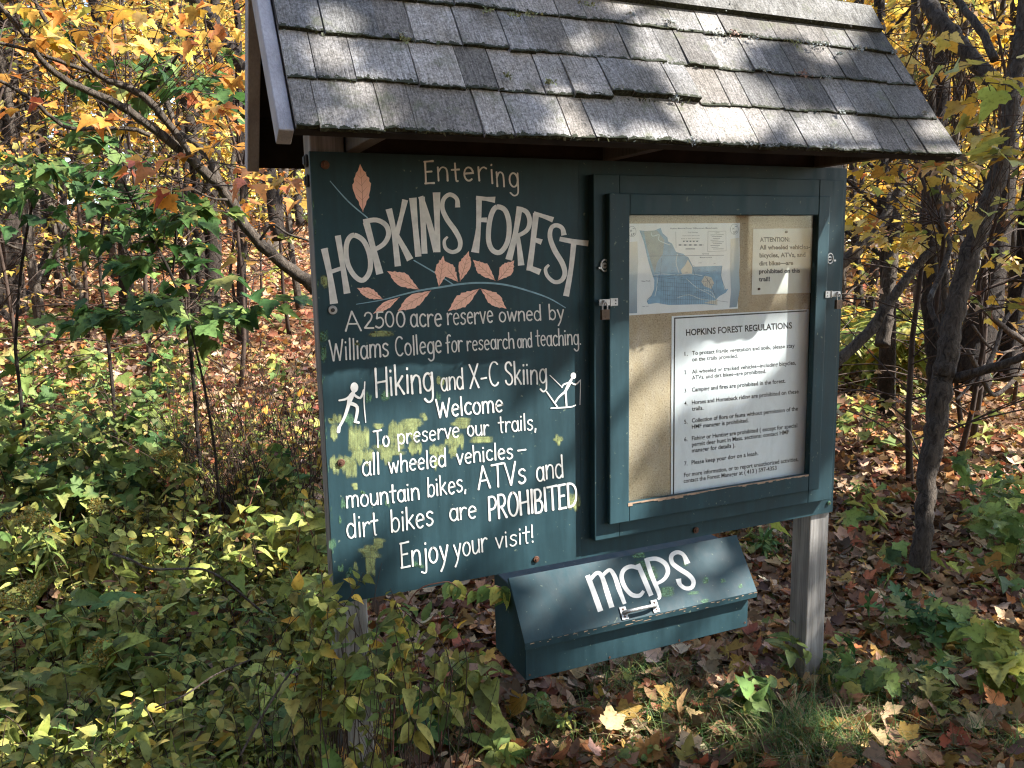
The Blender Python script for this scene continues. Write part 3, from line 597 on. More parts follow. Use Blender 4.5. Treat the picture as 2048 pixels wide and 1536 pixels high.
# ---- roof
SL = .9688; CO, SI = math.cos(SL), math.sin(SL); YE, ZE, EX = -.307, 1.226, .1445; YR = .0475
RL = (YR - YE) / CO
def rp(x, t, off, side=1):
    y, z = YE + t * CO - off * SI, ZE + t * SI + off * CO
    return (x, y if side == 1 else 2 * YR - y, z)
def xr_(t): return 1.966 - .07 * t
m, n, l = newmat('weathered_shingle'); a = n.new("ShaderNodeAttribute"); a.attribute_name = "tint"; uvn = n.new("ShaderNodeUVMap"); uvn.uv_map = "uv"; uv = uvn.outputs[0]
tc = n.new("ShaderNodeTexCoord")
z1 = noise(n, l, mapping(n, l, uv, (60, 4, 1)), 3.2, 6, .7, .3); r1 = ramp(n, [(.3, (.55, .53, .52)), (.5, (1, 1, 1)), (.7, (1.35, 1.34, 1.36))]); l.new(z1.outputs[0], r1.inputs[0])
z3 = noise(n, l, mapping(n, l, uv, (330, 10, 1)), 2.0, 3, .6); r3 = ramp(n, [(.34, (.48, .46, .44)), (.52, (1, 1, 1))]); l.new(z3.outputs[0], r3.inputs[0])
z2 = noise(n, l, tc.outputs["Object"], 140, 3, .8); r2 = ramp(n, [(.35, (.5, .5, .48)), (.5, (1, 1, 1)), (.66, (1.5, 1.5, 1.5))]); l.new(z2.outputs[0], r2.inputs[0])
zb = noise(n, l, tc.outputs["Object"], 7, 4, .6); rb = ramp(n, [(.3, (.66, .64, .60)), (.7, (1.2, 1.2, 1.24))]); l.new(zb.outputs[0], rb.inputs[0])
c = mixc(n, l, 1, a.outputs["Color"], r1.outputs[0], 'MULTIPLY'); c = mixc(n, l, .8, c, r3.outputs[0], 'MULTIPLY'); c = mixc(n, l, 1, c, r2.outputs[0], 'MULTIPLY'); c = mixc(n, l, 1, c, rb.outputs[0], 'MULTIPLY')
zm = noise(n, l, tc.outputs["Object"], 13, 5, .7); rm = ramp(n, [(.56, (0, 0, 0)), (.70, (.7, .7, .7))]); l.new(zm.outputs[0], rm.inputs[0])
c = mixc(n, l, rm.outputs[0], c, (.12, .125, .075))
sx = n.new("ShaderNodeSeparateXYZ"); l.new(uv, sx.inputs[0])
zq = noise(n, l, mapping(n, l, tc.outputs["Object"], (1, 1, 1)), 60, 4, .7)
ad = n.new("ShaderNodeMath"); ad.operation = 'MULTIPLY_ADD'; ad.inputs[1].default_value = .050; l.new(zq.outputs[0], ad.inputs[0]); ad.inputs[2].default_value = -.018
lt = n.new("ShaderNodeMath"); lt.operation = 'LESS_THAN'; l.new(sx.outputs[1], lt.inputs[0]); l.new(ad.outputs[0], lt.inputs[1])
c = mixc(n, l, lt.outputs[0], c, (.030, .033, .018))
finish(n, l, c, .88, bump(n, l, mixc(n, l, .5, z3.outputs[0], z1.outputs[0]), .7, .006), spec=.2); M['shingle'] = m
m, n, l = newmat('mossy_edge'); tc = n.new("ShaderNodeTexCoord"); z = noise(n, l, tc.outputs["Object"], 110, 4, .75)
r = ramp(n, [(.35, (.012, .012, .008)), (.55, (.035, .036, .02)), (.72, (.12, .125, .08))]); l.new(z.outputs[0], r.inputs[0]); finish(n, l, r.outputs[0], .95, bump(n, l, z.outputs[0], 1, .006), spec=.1); M['moss'] = m
b = MB()
rs = random.Random(11)
def shingle(x0, x1, t, side, tone, lift=0.0, ln=None):
    ln = ln or EX * 1.32; t += rs.uniform(-.004, .005); tk = rs.uniform(.008, .0125) + lift
    sk0, sk1 = rs.uniform(-.0015, .0015), rs.uniform(-.0015, .0015); nx = max(2, int((x1 - x0) / .02))
    vs, uvs = [], []; ou, ov = rs.uniform(0, 9), rs.uniform(0, .0)
    for j, (tt, o0) in enumerate(((t, tk), (t + ln * .5, tk * .55 + .002), (t + ln, .002))):
        for i in range(nx + 1):
            x = x0 + (x1 - x0) * i / nx + (sk0 if i == 0 else sk1 if i == nx else 0)
            dt = rs.uniform(-.003, .003) if j == 0 else 0; do = rs.uniform(-.0012, .0012) if j == 0 else 0
            vs.append(rp(x, tt + dt, o0 + do, side)); uvs.append((ou + x - x0, ov + tt - t))
    q = nx + 1
    fs = [(r_ * q + i, r_ * q + i + 1, (r_ + 1) * q + i + 1, (r_ + 1) * q + i) for r_ in range(2) for i in range(nx)]
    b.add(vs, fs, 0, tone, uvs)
    bt = [vs[i] for i in range(q)] + [rp(x0 + (x1 - x0) * i / nx, t + rs.uniform(-.001, .002), .0005, side) for i in range(q)]
    b.add(bt, [(i + 1, i, q + i, q + i + 1) for i in range(nx)], 1)
    for e in (0, nx):
        b.add([vs[e], vs[q + e], vs[2 * q + e], rp(x0 if e == 0 else x1, t + ln, -.001, side), rp(x0 if e == 0 else x1, t, .0005, side)], [(0, 1, 2, 3, 4)], 0, tone, [(ou, .05)] * 5)
WID = [[.052, .145, .075, .165, .10, .19, .085, .12, .16, .09, .11, .17, .08, .13, .15, .10, .12, .14], [.068, .088, .15, .118, .088, .16, .10, .14, .085, .17, .10, .13, .09, .15, .11, .14, .10, .12], [.105, .135, .085, .125, .16, .095, .14, .10, .12, .15, .09, .13, .16, .08, .12, .15, .1], [.09, .12, .15, .10, .14, .08, .16, .11, .13, .09, .15, .12, .10, .14, .11, .13]]
for side in (1, -1):
    for k in range(5):
        t = k * EX
        if t > RL - .05: break
        x = -.0824; ws = WID[k % 4][:]; i = 0; xe = xr_(t)
        while x < xe - .02:
            wv = (ws[i] if i < len(ws) else rs.uniform(.08, .16)) * (1 if x < .35 else .8); i += 1
            x1 = min(x + wv, xe)
            if xe - x1 < .045: x1 = xe
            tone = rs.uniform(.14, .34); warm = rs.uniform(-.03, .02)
            fx = max(0, (x - .7)) / 1.2; tone *= 1 - .48 * fx  # tone falls to the right: the dimmer light there put into colour
            ln = EX * 1.32 if t + EX * 1.32 < RL else RL - t
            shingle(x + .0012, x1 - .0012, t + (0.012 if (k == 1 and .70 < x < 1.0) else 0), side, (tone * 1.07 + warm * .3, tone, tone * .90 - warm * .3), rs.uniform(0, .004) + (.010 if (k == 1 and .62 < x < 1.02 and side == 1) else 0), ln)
            x = x1
    # ridge cap board
    n0, t0, t1 = -.085, RL - .100, RL + .006
    for (xa, xb) in ((n0, .93), (.932, xr_(.6) - .004)):
        vs = [rp(xa, t0, .006, side), rp(xb, t0, .006, side), rp(xb, t0, .027, side), rp(xa, t0, .027, side), rp(xa, t1, .012, side), rp(xb, t1, .012, side), rp(xb, t1, .030, side), rp(xa, t1, .030, side)]
        b.add(vs, [(0, 1, 5, 4)[::-1], (0, 3, 7, 4), (1, 5, 6, 2), (4, 5, 6, 7)], 0, (.13, .125, .11)); b.add([vs[0], vs[1], vs[2], vs[3]], [(0, 1, 2, 3)], 1)
        b.add([vs[3], vs[2], vs[6], vs[7]], [(0, 1, 2, 3)], 0, (.15, .145, .13), [(xa * .2, .05), (xb * .2 , .05), (xb * .2, .16), (xa * .2, .16)])
roof = K("roof", b, [M['shingle'], M['moss']])
def KR(name, mb, mats, **kw):
    o = mb.build(name, mats, None, **kw); o.parent = roof; return o
b = MB()
for side in (1, -1):                                 # deck boards under the shingles
    for k in range(4):
        ta, tb = RL * k / 4 - (.0 if k else -.002), RL * (k + 1) / 4 - .002
        vs = [rp(xx, tq, of, side) for of in (-.020, -.0015) for xx, tq in ((-.083, ta), (xr_(ta) - .006, ta), (xr_(tb) - .006, tb), (-.083, tb))]
        b.add(vs, [(0, 3, 2, 1), (4, 5, 6, 7), (0, 1, 5, 4), (1, 2, 6, 5), (2, 3, 7, 6), (3, 0, 4, 7)])
KR("roof_deck", b, M['soffit'])
b = MB()                                             # lichen and moss tufts on the course edges
def tuft(px, py, s, colr, nq=26):
    d = ray(px, py); nrm = np.array([0, -SI, CO]); o = np.array([0, YE, ZE]) + nrm * .019
    c0 = CAM + d * (((o - CAM) @ nrm) / (d @ nrm))
    for i in range(nq):
        q = c0 + np.array([rs.gauss(0, s), 0, 0]) + np.array([0, CO, SI]) * rs.gauss(0, s * .5) + nrm * rs.uniform(.0, s * .55)
        a_, b_ = np.array([rs.gauss(0, 1), rs.gauss(0, 1), rs.gauss(0, 1)]), np.array([rs.gauss(0, 1), rs.gauss(0, 1), rs.gauss(0, 1)])
        a_ /= np.linalg.norm(a_); b_ /= np.linalg.norm(b_); sz = rs.uniform(.003, .0075)
        k_ = rs.uniform(.75, 1.2)
        b.add([q, q + a_ * sz, q + a_ * sz * .6 + b_ * sz, q + b_ * sz * .9], [(0, 1, 2, 3)], 0, tuple(v * k_ for v in colr))
GRY, PNK, YGR = (.32, .34, .31), (.34, .22, .17), (.26, .28, .14)
for px, py, s, cc in [(1432, 66, .012, GRY), (1470, 70, .016, PNK), (1505, 76, .012, GRY), (1545, 20, .010, GRY), (1460, 18, .012, GRY), (1590, 86, .014, YGR), (1625, 92, .015, GRY), (1645, 90, .013, GRY), (1678, 108, .006, GRY), (1715, 98, .014, GRY), (1605, 150, .015, PNK), (1655, 158, .008, GRY), (1530, 142, .010, GRY), (1388, 283, .013, GRY), (1060, 30, .010, YGR), (800, 66, .009, GRY), (810, 80, .007, YGR), (1175, 12, .012, YGR), (1260, 30, .010, GRY), (1500, 286, .009, GRY), (1670, 292, .008, GRY), (1682, 224, .006, GRY), (1240, 178, .008, YGR), (975, 22, .010, YGR), (1030, 32, .008, YGR), (1340, 45, .012, GRY), (1700, 50, .010, GRY), (1620, 40, .010, GRY), (1575, 32, .010, GRY), (1790, 105, .006, GRY), (1850, 226, .006, GRY), (1100, 165, .006, YGR), (1350, 198, .007, GRY), (1015, 152, .006, YGR)]: tuft(px, py, s * 1.0, cc, 40)
for i in range(420):                                   # dark moss crumbs hanging along the butts
    k = rs.randrange(0, 4); x = rs.uniform(-.08, 1.95); t = k * EX + rs.uniform(-.004, .003); q = np.array(rp(x, t, rs.uniform(.008, .014))); sz = rs.uniform(.0012, .003)
    a_, b_ = np.array([rs.gauss(0, 1), rs.gauss(0, .6), rs.gauss(0, .6)]) * sz, np.array([rs.gauss(0, .6), rs.gauss(0, 1), rs.gauss(0, 1)]) * sz
    cc = rs.choice([(.03, .032, .016), (.07, .075, .035), (.16, .17, .12)])
    b.add([q - a_ - b_, q + a_ - b_ * .7, q + a_ * .8 + b_, q - a_ * .7 + b_ * 1.1], [(0, 1, 2, 3)], 0, cc)
m, n, l = newmat('lichen'); a = n.new("ShaderNodeAttribute"); a.attribute_name = "tint"; finish(n, l, a.outputs["Color"], .95, spec=.1); M['lichen'] = m
KR("lichen", b, M['lichen'])
# barge boards on both gable ends
for (xa, xb) in ((-.117, -.0845), (1.915, 1.940)):
    for side in (1, -1):
        b = MB(); w_ = .062 if xa < 0 else .042
        poly = [rp(0, .0, -.003, side)[1:], rp(0, RL, -.003, side)[1:], rp(0, RL - (w_ * math.tan(SL) if False else 0), -w_, side)[1:], rp(0, .012, -w_, side)[1:]]
        c3 = (YR, ZE + RL * SI - (w_ + .003) / CO)
        poly = [poly[0], (YR, ZE + RL * SI - .004 - (.0 if side == 1 else .0)), c3, poly[3]]
        b.prism(poly, 0, xa, xb); K("barge_board", b, M['post_light'] if xa < 0 else M['rafter'], bevel=.002)
# rafters / tie beams from eave to eave
for (xa, xb) in ((.097, .135), (.865, .903), (1.684, 1.7225)):
    b = MB(); zb_ = 1.222
    b.prism([(-.262, zb_), (.357, zb_), (.357 - .045, zb_ + .05), (-.262 + .045, zb_ + .05)], 0, xa, xb); K("tie_beam", b, M['rafter'], bevel=.002)
b = MB(); b.box((.136, .0145, 1.2225), (1.683, .052, 1.31)); K("header_beam", b, M['soffit'], bevel=.002)
# ------------------------------------------------------------------ printed notices pinned inside the case
_tc = {}
def text_geo(s, bold):
    key = (s, bold)
    if key in _tc: return _tc[key]
    cu = bpy.data.curves.new("print", 'FONT'); cu.body = s; cu.resolution_u = 3; cu.offset = bold; cu.fill_mode = 'FRONT'
    o = bpy.data.objects.new("print", cu); COL.objects.link(o); bpy.context.view_layer.update()
    me = bpy.data.meshes.new_from_object(o.evaluated_get(bpy.context.evaluated_depsgraph_get()))
    V = [(v.co.x, v.co.y) for v in me.vertices]; F = [tuple(p.vertices) for p in me.polygons]
    bpy.data.objects.remove(o); bpy.data.curves.remove(cu); bpy.data.meshes.remove(me)
    _tc[key] = (V, F); return V, F
CAPH = max(v[1] for v in text_geo("H", 0)[0])
def printed(mb, s, p0, p1, cap, place, m, bold=.016, up=(-.03, -1)):
    V, F = text_geo(s, bold)
    if not V: return
    x0, x1 = min(v[0] for v in V), max(v[0] for v in V)
    p0, p1, upv = np.array(p0, float), np.array(p1, float), np.array(up, float) * cap / CAPH
    LAY[0] += 1; k = LAY[0]
    mb.add([place(*(p0 + (p1 - p0) * ((x - x0) / (x1 - x0)) + upv * y), k) for x, y in V], F, m)
def sheet(mb, corners, place, nx=8, ny=8, m=0, wob=0.0):
    (a, b_, c, d) = [np.array(q, float) for q in corners]    # TL TR BR BL in frame units
    vs = []
    for j in range(ny + 1):
        for i in range(nx + 1):
            s, t = i / nx, j / ny; q = (a * (1 - s) + b_ * s) * (1 - t) + (d * (1 - s) + c * s) * t
            if wob and i in (0, nx): q = q + np.array([wob * math.sin(t * 9 + i), 0])
            vs.append(place(q[0], q[1], -300))
    mb.add(vs, [(j * (nx + 1) + i, j * (nx + 1) + i + 1, (j + 1) * (nx + 1) + i + 1, (j + 1) * (nx + 1) + i) for j in range(ny) for i in range(nx)], m)
YP = -.0060
f3 = mkframe(3.4133, 1150, 320, YP); f4 = mkframe(3.4133, 1150, 620, YP - .0004)
def paper(name, mb, mats, label, cat):
    o = mb.build(name, mats); return tag(o, label, cat, None)
LAY[0] = 0
# attention notice
b = MB(); sheet(b, [(1217, 470), (1640, 466), (1626, 905), (1206, 920)], f3)
for s, p0, p1, cp in [("ATTENTION:", (1263, 558), (1465, 556), 28), ("All wheeled vehicles-", (1260, 611), (1606, 606), 27), ("bicycles, ATVs, and", (1260, 665), (1574, 660), 27), ("dirt bikes\u2014are", (1258, 720), (1490, 716), 27), ("prohibited on this", (1256, 774), (1536, 768), 27), ("trail!", (1255, 828), (1331, 826), 27)]:
    printed(b, s, p0, p1, cp * 1.05, f3, 1, .034)
for u, v in ((1441, 491), (1254, 880)):
    c = f3(u, v, 0); b.disc((c[0], c[2]), .0042, c[1], c[1] - .004, 10, 2)
paper("attention_notice", b, [M['paper_cream'], M['ink'], M['rust']], "small cream notice headed ATTENTION pinned at the upper right of the case", "notice")
# regulations
b = MB(); LAY[0] = 0
sheet(b, [(660, 42), (1598, -6), (1572, 1160), (655, 1300)], f4)
bd = lambda p, q, wd: ribbon(b, [p, q], wd, f4, 1, False)
bd((680, 56), (1582, 6), 9); bd((681, 52), (672, 1300), 9)
R_ = [("HOPKINS FOREST REGULATIONS", (758, 175), (1482, 125), 41, .026),
 ("1.", (748, 312), (770, 311), 26, .016), ("To protect fragile vegetation and soils, please stay", (800, 308), (1500, 255), 27, .020), ("on the trails provided.", (800, 351), (1112, 326), 27, .020),
 ("2.", (746, 439), (768, 438), 26, .016), ("All wheeled or tracked vehicles--including bicycles,", (798, 435), (1508, 372), 27, .020), ("ATVs, and dirt bikes--are prohibited.", (798, 476), (1305, 430), 27, .020),
 ("3.", (746, 563), (768, 562), 26, .016), ("Camping and fires are prohibited in the forest.", (798, 558), (1437, 496), 27, .020),
 ("4.", (746, 651), (768, 650), 26, .016), ("Horses and Horseback riding are prohibited on these", (798, 645), (1527, 568), 27, .020), ("trails.", (798, 688), (877, 680), 27, .020),
 ("5.", (746, 776), (768, 775), 26, .016), ("Collection of flora or fauna without permission of the", (798, 769), (1522, 685), 27, .020), ("HMF manager is prohibited.", (798, 811), (1185, 766), 27, .020),
 ("6.", (746, 896), (768, 895), 26, .016), ("Fishing or Hunting are prohibited ( except for special", (798, 890), (1518, 800), 27, .020), ("permit deer hunt in Mass. sections: contact HMF", (798, 932), (1462, 845), 27, .020), ("manager for details ).", (798, 973), (1095, 936), 27, .020),
 ("7.", (746, 1061), (768, 1060), 26, .016), ("Please keep your dog on a leash.", (796, 1055), (1252, 990), 27, .020),
 ("For more information, or to report unauthorized activities,", (744, 1140), (1525, 1030), 27, .020), ("contact the Forest Manager at ( 413 ) 597-4353", (742, 1181), (1377, 1090), 27, .020)]
for s, p0, p1, cp, bo in R_: printed(b, s, p0, p1, cp, f4, 1, bo)
paper("regulations_notice", b, [M['paper'], M['ink']], "large white regulations sheet with seven numbered rules and black border line", "notice")
# trail map
b = MB(); LAY[0] = 0
sheet(b, [(356, 434), (1128, 430), (1112, 1014), (354, 1062)], f3, 10, 10, 0, 3)
m, n, l = newmat('map_side_bar'); tcn = n.new("ShaderNodeTexCoord"); sp = n.new("ShaderNodeSeparateXYZ"); l.new(tcn.outputs["Object"], sp.inputs[0])
mr = n.new("ShaderNodeMapRange"); mr.inputs[1].default_value = .97; mr.inputs[2].default_value = .66; l.new(sp.outputs[2], mr.inputs[0])
r = ramp(n, [(0, (.74, .70, .62)), (.35, (.42, .50, .56)), (.8, (.10, .17, .26)), (1, (.07, .12, .19))]); l.new(mr.outputs[0], r.inputs[0]); finish(n, l, r.outputs[0], .6); M['bar'] = m
for pts in ([(366, 560), (426, 556), (430, 700), (424, 860), (424, 1045), (362, 1048), (360, 900), (364, 760)], [(1062, 540), (1118, 530), (1120, 760), (1126, 880), (1104, 1003), (1054, 1008), (1064, 900), (1060, 760)]): fillpoly(b, pts, f3, 3)
land = [(440, 480), (520, 490), (585, 463), (598, 500), (632, 530), (636, 556), (662, 570), (690, 628), (738, 640), (756, 656), (772, 662), (806, 728), (1005, 722), (996, 780), (1012, 850), (1022, 885), (1046, 880), (1030, 905), (985, 930), (965, 950), (972, 992), (880, 984), (730, 988), (640, 990), (560, 976), (500, 984), (490, 965), (520, 930), (540, 880), (542, 820), (520, 760), (500, 690), (488, 640), (470, 560)]
c0 = np.array((640, 760.)); LAY[0] += 1
vs = [f3(*q, LAY[0]) for q in land]; b.add(vs, [tuple(range(len(land)))], 1)
LAY[0] += 4; gy = [(470, 486), (560, 480), (610, 545), (600, 640), (560, 700), (545, 770), (520, 700), (490, 590)]; b.add([f3(*q, LAY[0]) for q in gy], [tuple(range(len(gy)))], 4)
for pl in ([(770, 680), (800, 730), (800, 780), (730, 778), (722, 750), (750, 720)], [(885, 790), (930, 800), (950, 840), (930, 880), (880, 860), (862, 830)], [(880, 975), (972, 950), (972, 990)]): LAY[0] += 2; b.add([f3(*q, LAY[0]) for q in pl], [tuple(range(len(pl)))], 5)
def ml(pts, wd, mi): ribbon(b, pts, wd, f3, mi, False)
for pts in ([(520, 495), (530, 520), (575, 510), (570, 545), (620, 570), (650, 580)], [(540, 785), (600, 778), (700, 785), (790, 778), (870, 790)], [(760, 810), (830, 870), (900, 905), (960, 945)], [(700, 940), (780, 920), (860, 950), (960, 960)], [(560, 780), (560, 860), (545, 930)], [(880, 885), (930, 900), (955, 940)], [(700, 640), (690, 700), (710, 770)]): ml(smooth_pts(pts, 3), 5, 6)
for i in range(26): 
    u = 590 + i * 15; ml([(u, 800 + (i % 3) * 20), (u - 4, 985)], 1.6, 7)
for i in range(6): ml([(560 + i * 10, 800 + i * 30), (900, 830 + i * 25)], 1.6, 7)
ml([(492, 656), (1018, 650)], 2.6, 2); ml([(772, 665), (800, 720), (818, 785), (850, 796), (885, 790), (920, 840), (955, 920)], 2.6, 2); ml([(590, 670), (585, 770), (560, 860)], 2.2, 2); ml([(530, 795), (640, 792), (780, 785)], 2.2, 7)
ml([(1005, 722), (996, 790), (1014, 850), (1030, 890)], 2.4, 2); ml([(500, 984), (492, 955), (525, 925)], 2.4, 2); ml([(688, 490), (690, 600)], 2, 2); ml([(970, 960), (1045, 970)], 2, 2)
for i in range(40):
    u, v = random.uniform(560, 950), random.uniform(700, 970)
    ml([(u, v), (u + random.uniform(8, 24), v + random.uniform(-4, 6))], 2.2, 2)
for (ua, ub, v) in ((735, 848, 555), (705, 880, 580)):
    for i in range(5): ml([(ua + (ub - ua) * (i + .1) / 5, v), (ua + (ub - ua) * (i + .6) / 5, v)], 8, 2)
    ml([(ua, v - 4), (ub, v - 4)], 1, 2); ml([(ua, v + 4), (ub, v + 4)], 1, 2)
ml([(755, 607), (820, 607)], 6, 2)
for p, q in (((908, 490), (1030, 485)), ((1030, 485), (1032, 620)), ((1032, 620), (905, 625)), ((905, 625), (908, 490))): ml([p, q], 1.6, 2)
printed(b, "Hopkins Memorial Forest, Williamstown, Massachusetts", (650, 472), (972, 469), 10, f3, 2, .012)
for s, p0, p1, cp in [("Vermont", (866, 645), (914, 644), 10), ("Massachusetts", (852, 670), (934, 668), 10), ("New York", (455, 832), (515, 830), 10), ("New York", (460, 1003), (502, 1001), 7), ("Trail Names", (770, 499), (838, 498), 8), ("Hopkins Forest trails and roads", (735, 520), (850, 518), 6), ("Scale in feet and miles", (725, 540), (850, 537), 6), ("Legend", (955, 500), (985, 499), 7)]: printed(b, s, p0, p1, cp, f3, 2, .008)
for i in range(9): ml([(925 + (i % 3) * 8, 512 + i * 12), (1015 - (i % 4) * 12, 510 + i * 12)], 3, 7)
for cu, cv in ((390, 488), (1088, 473)):
    ml(arc(cu, cv, 27, 36, 0, 360, 20), 2, 2)
    for s, du, dv in (("H", -12, 4), ("F", 8, 26), ("S", -8, 30)): printed(b, s, (cu + du, cv + dv), (cu + du + 11, cv + dv - 1), 15, f3, 2, .02)
    ml([(cu + 4, cv - 20), (cu + 18, cv - 18)], 3, 2)
paper("trail_map", b, [M['paper'], M['map_blue'], M['map_dark'], M['bar'], M['map_grey'], M['map_pale'], M['map_line'], M['map_dark']], "white trail map with blue forest outline and dark blue side bars", "map")
# ------------------------------------------------------------------ ground
def axis(lo, hi, fine0, fine1, st):
    a = list(np.arange(fine0, fine1 + 1e-6, st)); x = fine0; s = st; L_ = []
    while x > lo: s *= 1.22; x -= s; L_.append(x)
    x = fine1; s = st; R2 = []
    while x < hi: s *= 1.22; x += s; R2.append(x)
    return np.array(L_[::-1] + a + R2)
ax, ay = axis(-320, 320, -3, 6, .12), axis(-120, 420, -3, 6, .12)
GX_, GY_ = np.meshgrid(ax, ay); GZ_ = g(GX_, GY_) + .012 * np.sin(7 * GX_ + 2 * np.sin(5 * GY_)) * np.sin(6 * GY_)
V = np.stack([GX_, GY_, GZ_], -1).reshape(-1, 3); nx_, ny_ = len(ax), len(ay)
ii, jj = np.meshgrid(np.arange(nx_ - 1), np.arange(ny_ - 1)); a0 = (jj * nx_ + ii).ravel()
m, n, l = newmat('forest_soil'); tc = n.new("ShaderNodeTexCoord"); v = tc.outputs["Object"]
z = noise(n, l, v, 16, 6, .75); r = ramp(n, [(.3, (.012, .009, .006)), (.5, (.05, .032, .02)), (.62, (.12, .07, .035)), (.74, (.20, .11, .05)), (.85, (.26, .17, .09))]); l.new(z.outputs[0], r.inputs[0])
vo = n.new("ShaderNodeTexVoronoi"); vo.inputs["Scale"].default_value = 17; l.new(v, vo.inputs["Vector"]); hs = n.new("ShaderNodeSeparateXYZ"); l.new(vo.outputs["Color"], hs.inputs[0])
r2 = ramp(n, [(0, (.05, .03, .02)), (.3, (.16, .08, .035)), (.5, (.30, .13, .05)), (.65, (.22, .05, .03)), (.8, (.34, .20, .12)), (1, (.40, .26, .10))]); l.new(hs.outputs[0], r2.inputs[0])
finish(n, l, mixc(n, l, .45, r.outputs[0], r2.outputs[0]), .95, bump(n, l, z.outputs[0], 1, .03), spec=.1); M['soil'] = m
gr = mesh_np("ground", V, np.stack([a0, a0 + 1, a0 + nx_ + 1, a0 + nx_], -1), M['soil'], smooth=True); tag(gr, kind="structure")

# ------------------------------------------------------------------ leaves
def fan(half, cy):
    """leaf blade from its right-hand outline (base first, tip last); fan of triangles round (0,cy)"""
    R2 = half; Lf = [(-x, y) for x, y in half[1:-1]][::-1]; out = R2 + Lf
    v = np.array([(0, cy)] + out, float); k = len(out)
    f = np.array([(0, i + 1, (i + 1) % k + 1) for i in range(k)]); return v, f
MAPLE = fan([(0, 0), (.16, -.10), (.42, -.07), (.39, .07), (.50, .13), (.66, .37), (.56, .40), (.53, .54), (.42, .51), (.30, .50), (.34, .64), (.24, .68), (.17, .82), (0, 1.02)], .26)
MAPLE_M = fan([(0, 0), (.40, -.07), (.40, .10), (.64, .42), (.30, .49), (.26, .68), (0, 1.02)], .28)
MAPLE_S = fan([(0, 0), (.42, .08), (.5, .42), (.24, .6), (0, 1.0)], .35)
OVAL = fan([(0, 0), (.15, .12), (.26, .32), (.28, .52), (.20, .76), (.08, .93), (0, 1.0)], .48)
ROUND = fan([(0, 0), (.22, .06), (.38, .28), (.38, .55), (.24, .82), (.1, .94), (0, 1.0)], .45)
TOOTH = fan([(0, 0), (.24, .06), (.30, .14), (.38, .22), (.36, .28), (.42, .36), (.36, .42), (.38, .50), (.30, .56), (.30, .64), (.22, .70), (.20, .78), (.11, .84), (0, 1.05)], .40)
LANCE = fan([(0, 0), (.08, .15), (.13, .38), (.12, .60), (.07, .82), (0, 1.0)], .45)
OAK = fan([(0, 0), (.08, .08), (.24, .16), (.30, .26), (.14, .30), (.16, .38), (.40, .46), (.44, .56), (.18, .56), (.20, .64), (.38, .76), (.30, .84), (.14, .80), (.10, .92), (0, 1.0)], .45)
class Leaves:
    def __init__(s): s.p = []; s.y = []; s.n = []; s.s = []; s.c = []; s.d = []
    def add(s, p, y, n, size, c, c2=None):
        s.p.append(p); s.y.append(y); s.n.append(n); s.s.append(size); s.c.append(c); s.d.append(c if c2 is None else c2)
    def extend(s, p, y, n, size, c, c2=None):
        s.p += list(p); s.y += list(y); s.n += list(n); s.s += list(size); s.c += list(c); s.d += list(c if c2 is None else c2)
    def build(s, name, tmpl, mat, parent=None, origin=(0, 0, 0), fold=.28, droop=.35):
        if not s.p: return None
        tv, tf = tmpl; P_ = np.array(s.p, float) - np.array(origin, float); Y = np.array(s.y, float); Nn = np.array(s.n, float); S_ = np.array(s.s, float)
        Y /= np.linalg.norm(Y, axis=1, keepdims=True) + 1e-9; Xx = np.cross(Y, Nn); Xx /= np.linalg.norm(Xx, axis=1, keepdims=True) + 1e-9; Z = np.cross(Xx, Y)
        k = len(P_); fo = rng.normal(fold, .18, k); dr = rng.normal(droop, .25, k); tw = rng.normal(0, .18, k)
        x, y = tv[:, 0], tv[:, 1]
        z = fo[:, None] * np.abs(x)[None] - dr[:, None] * (y ** 2)[None] + tw[:, None] * (x * y)[None]
        sq = rng.uniform(.78, 1.1, k)
        Vv = P_[:, None, :] + S_[:, None, None] * ((x[None] * sq[:, None])[..., None] * Xx[:, None] + y[None, :, None] * Y[:, None] + z[..., None] * Z[:, None])
        c, d = np.array(s.c, float), np.array(s.d, float); t = np.clip(y * .7 + np.abs(x) * .5, 0, 1)[None, :, None]
        cc = c[:, None] * (1 - t) + d[:, None] * t
        nv = len(tv); F = (tf[None] + (np.arange(k) * nv)[:, None, None]).reshape(-1, 3)
        return mesh_np(name, Vv.reshape(-1, 3), F, mat, parent, np.clip(cc.reshape(-1, 3), 0, 1))
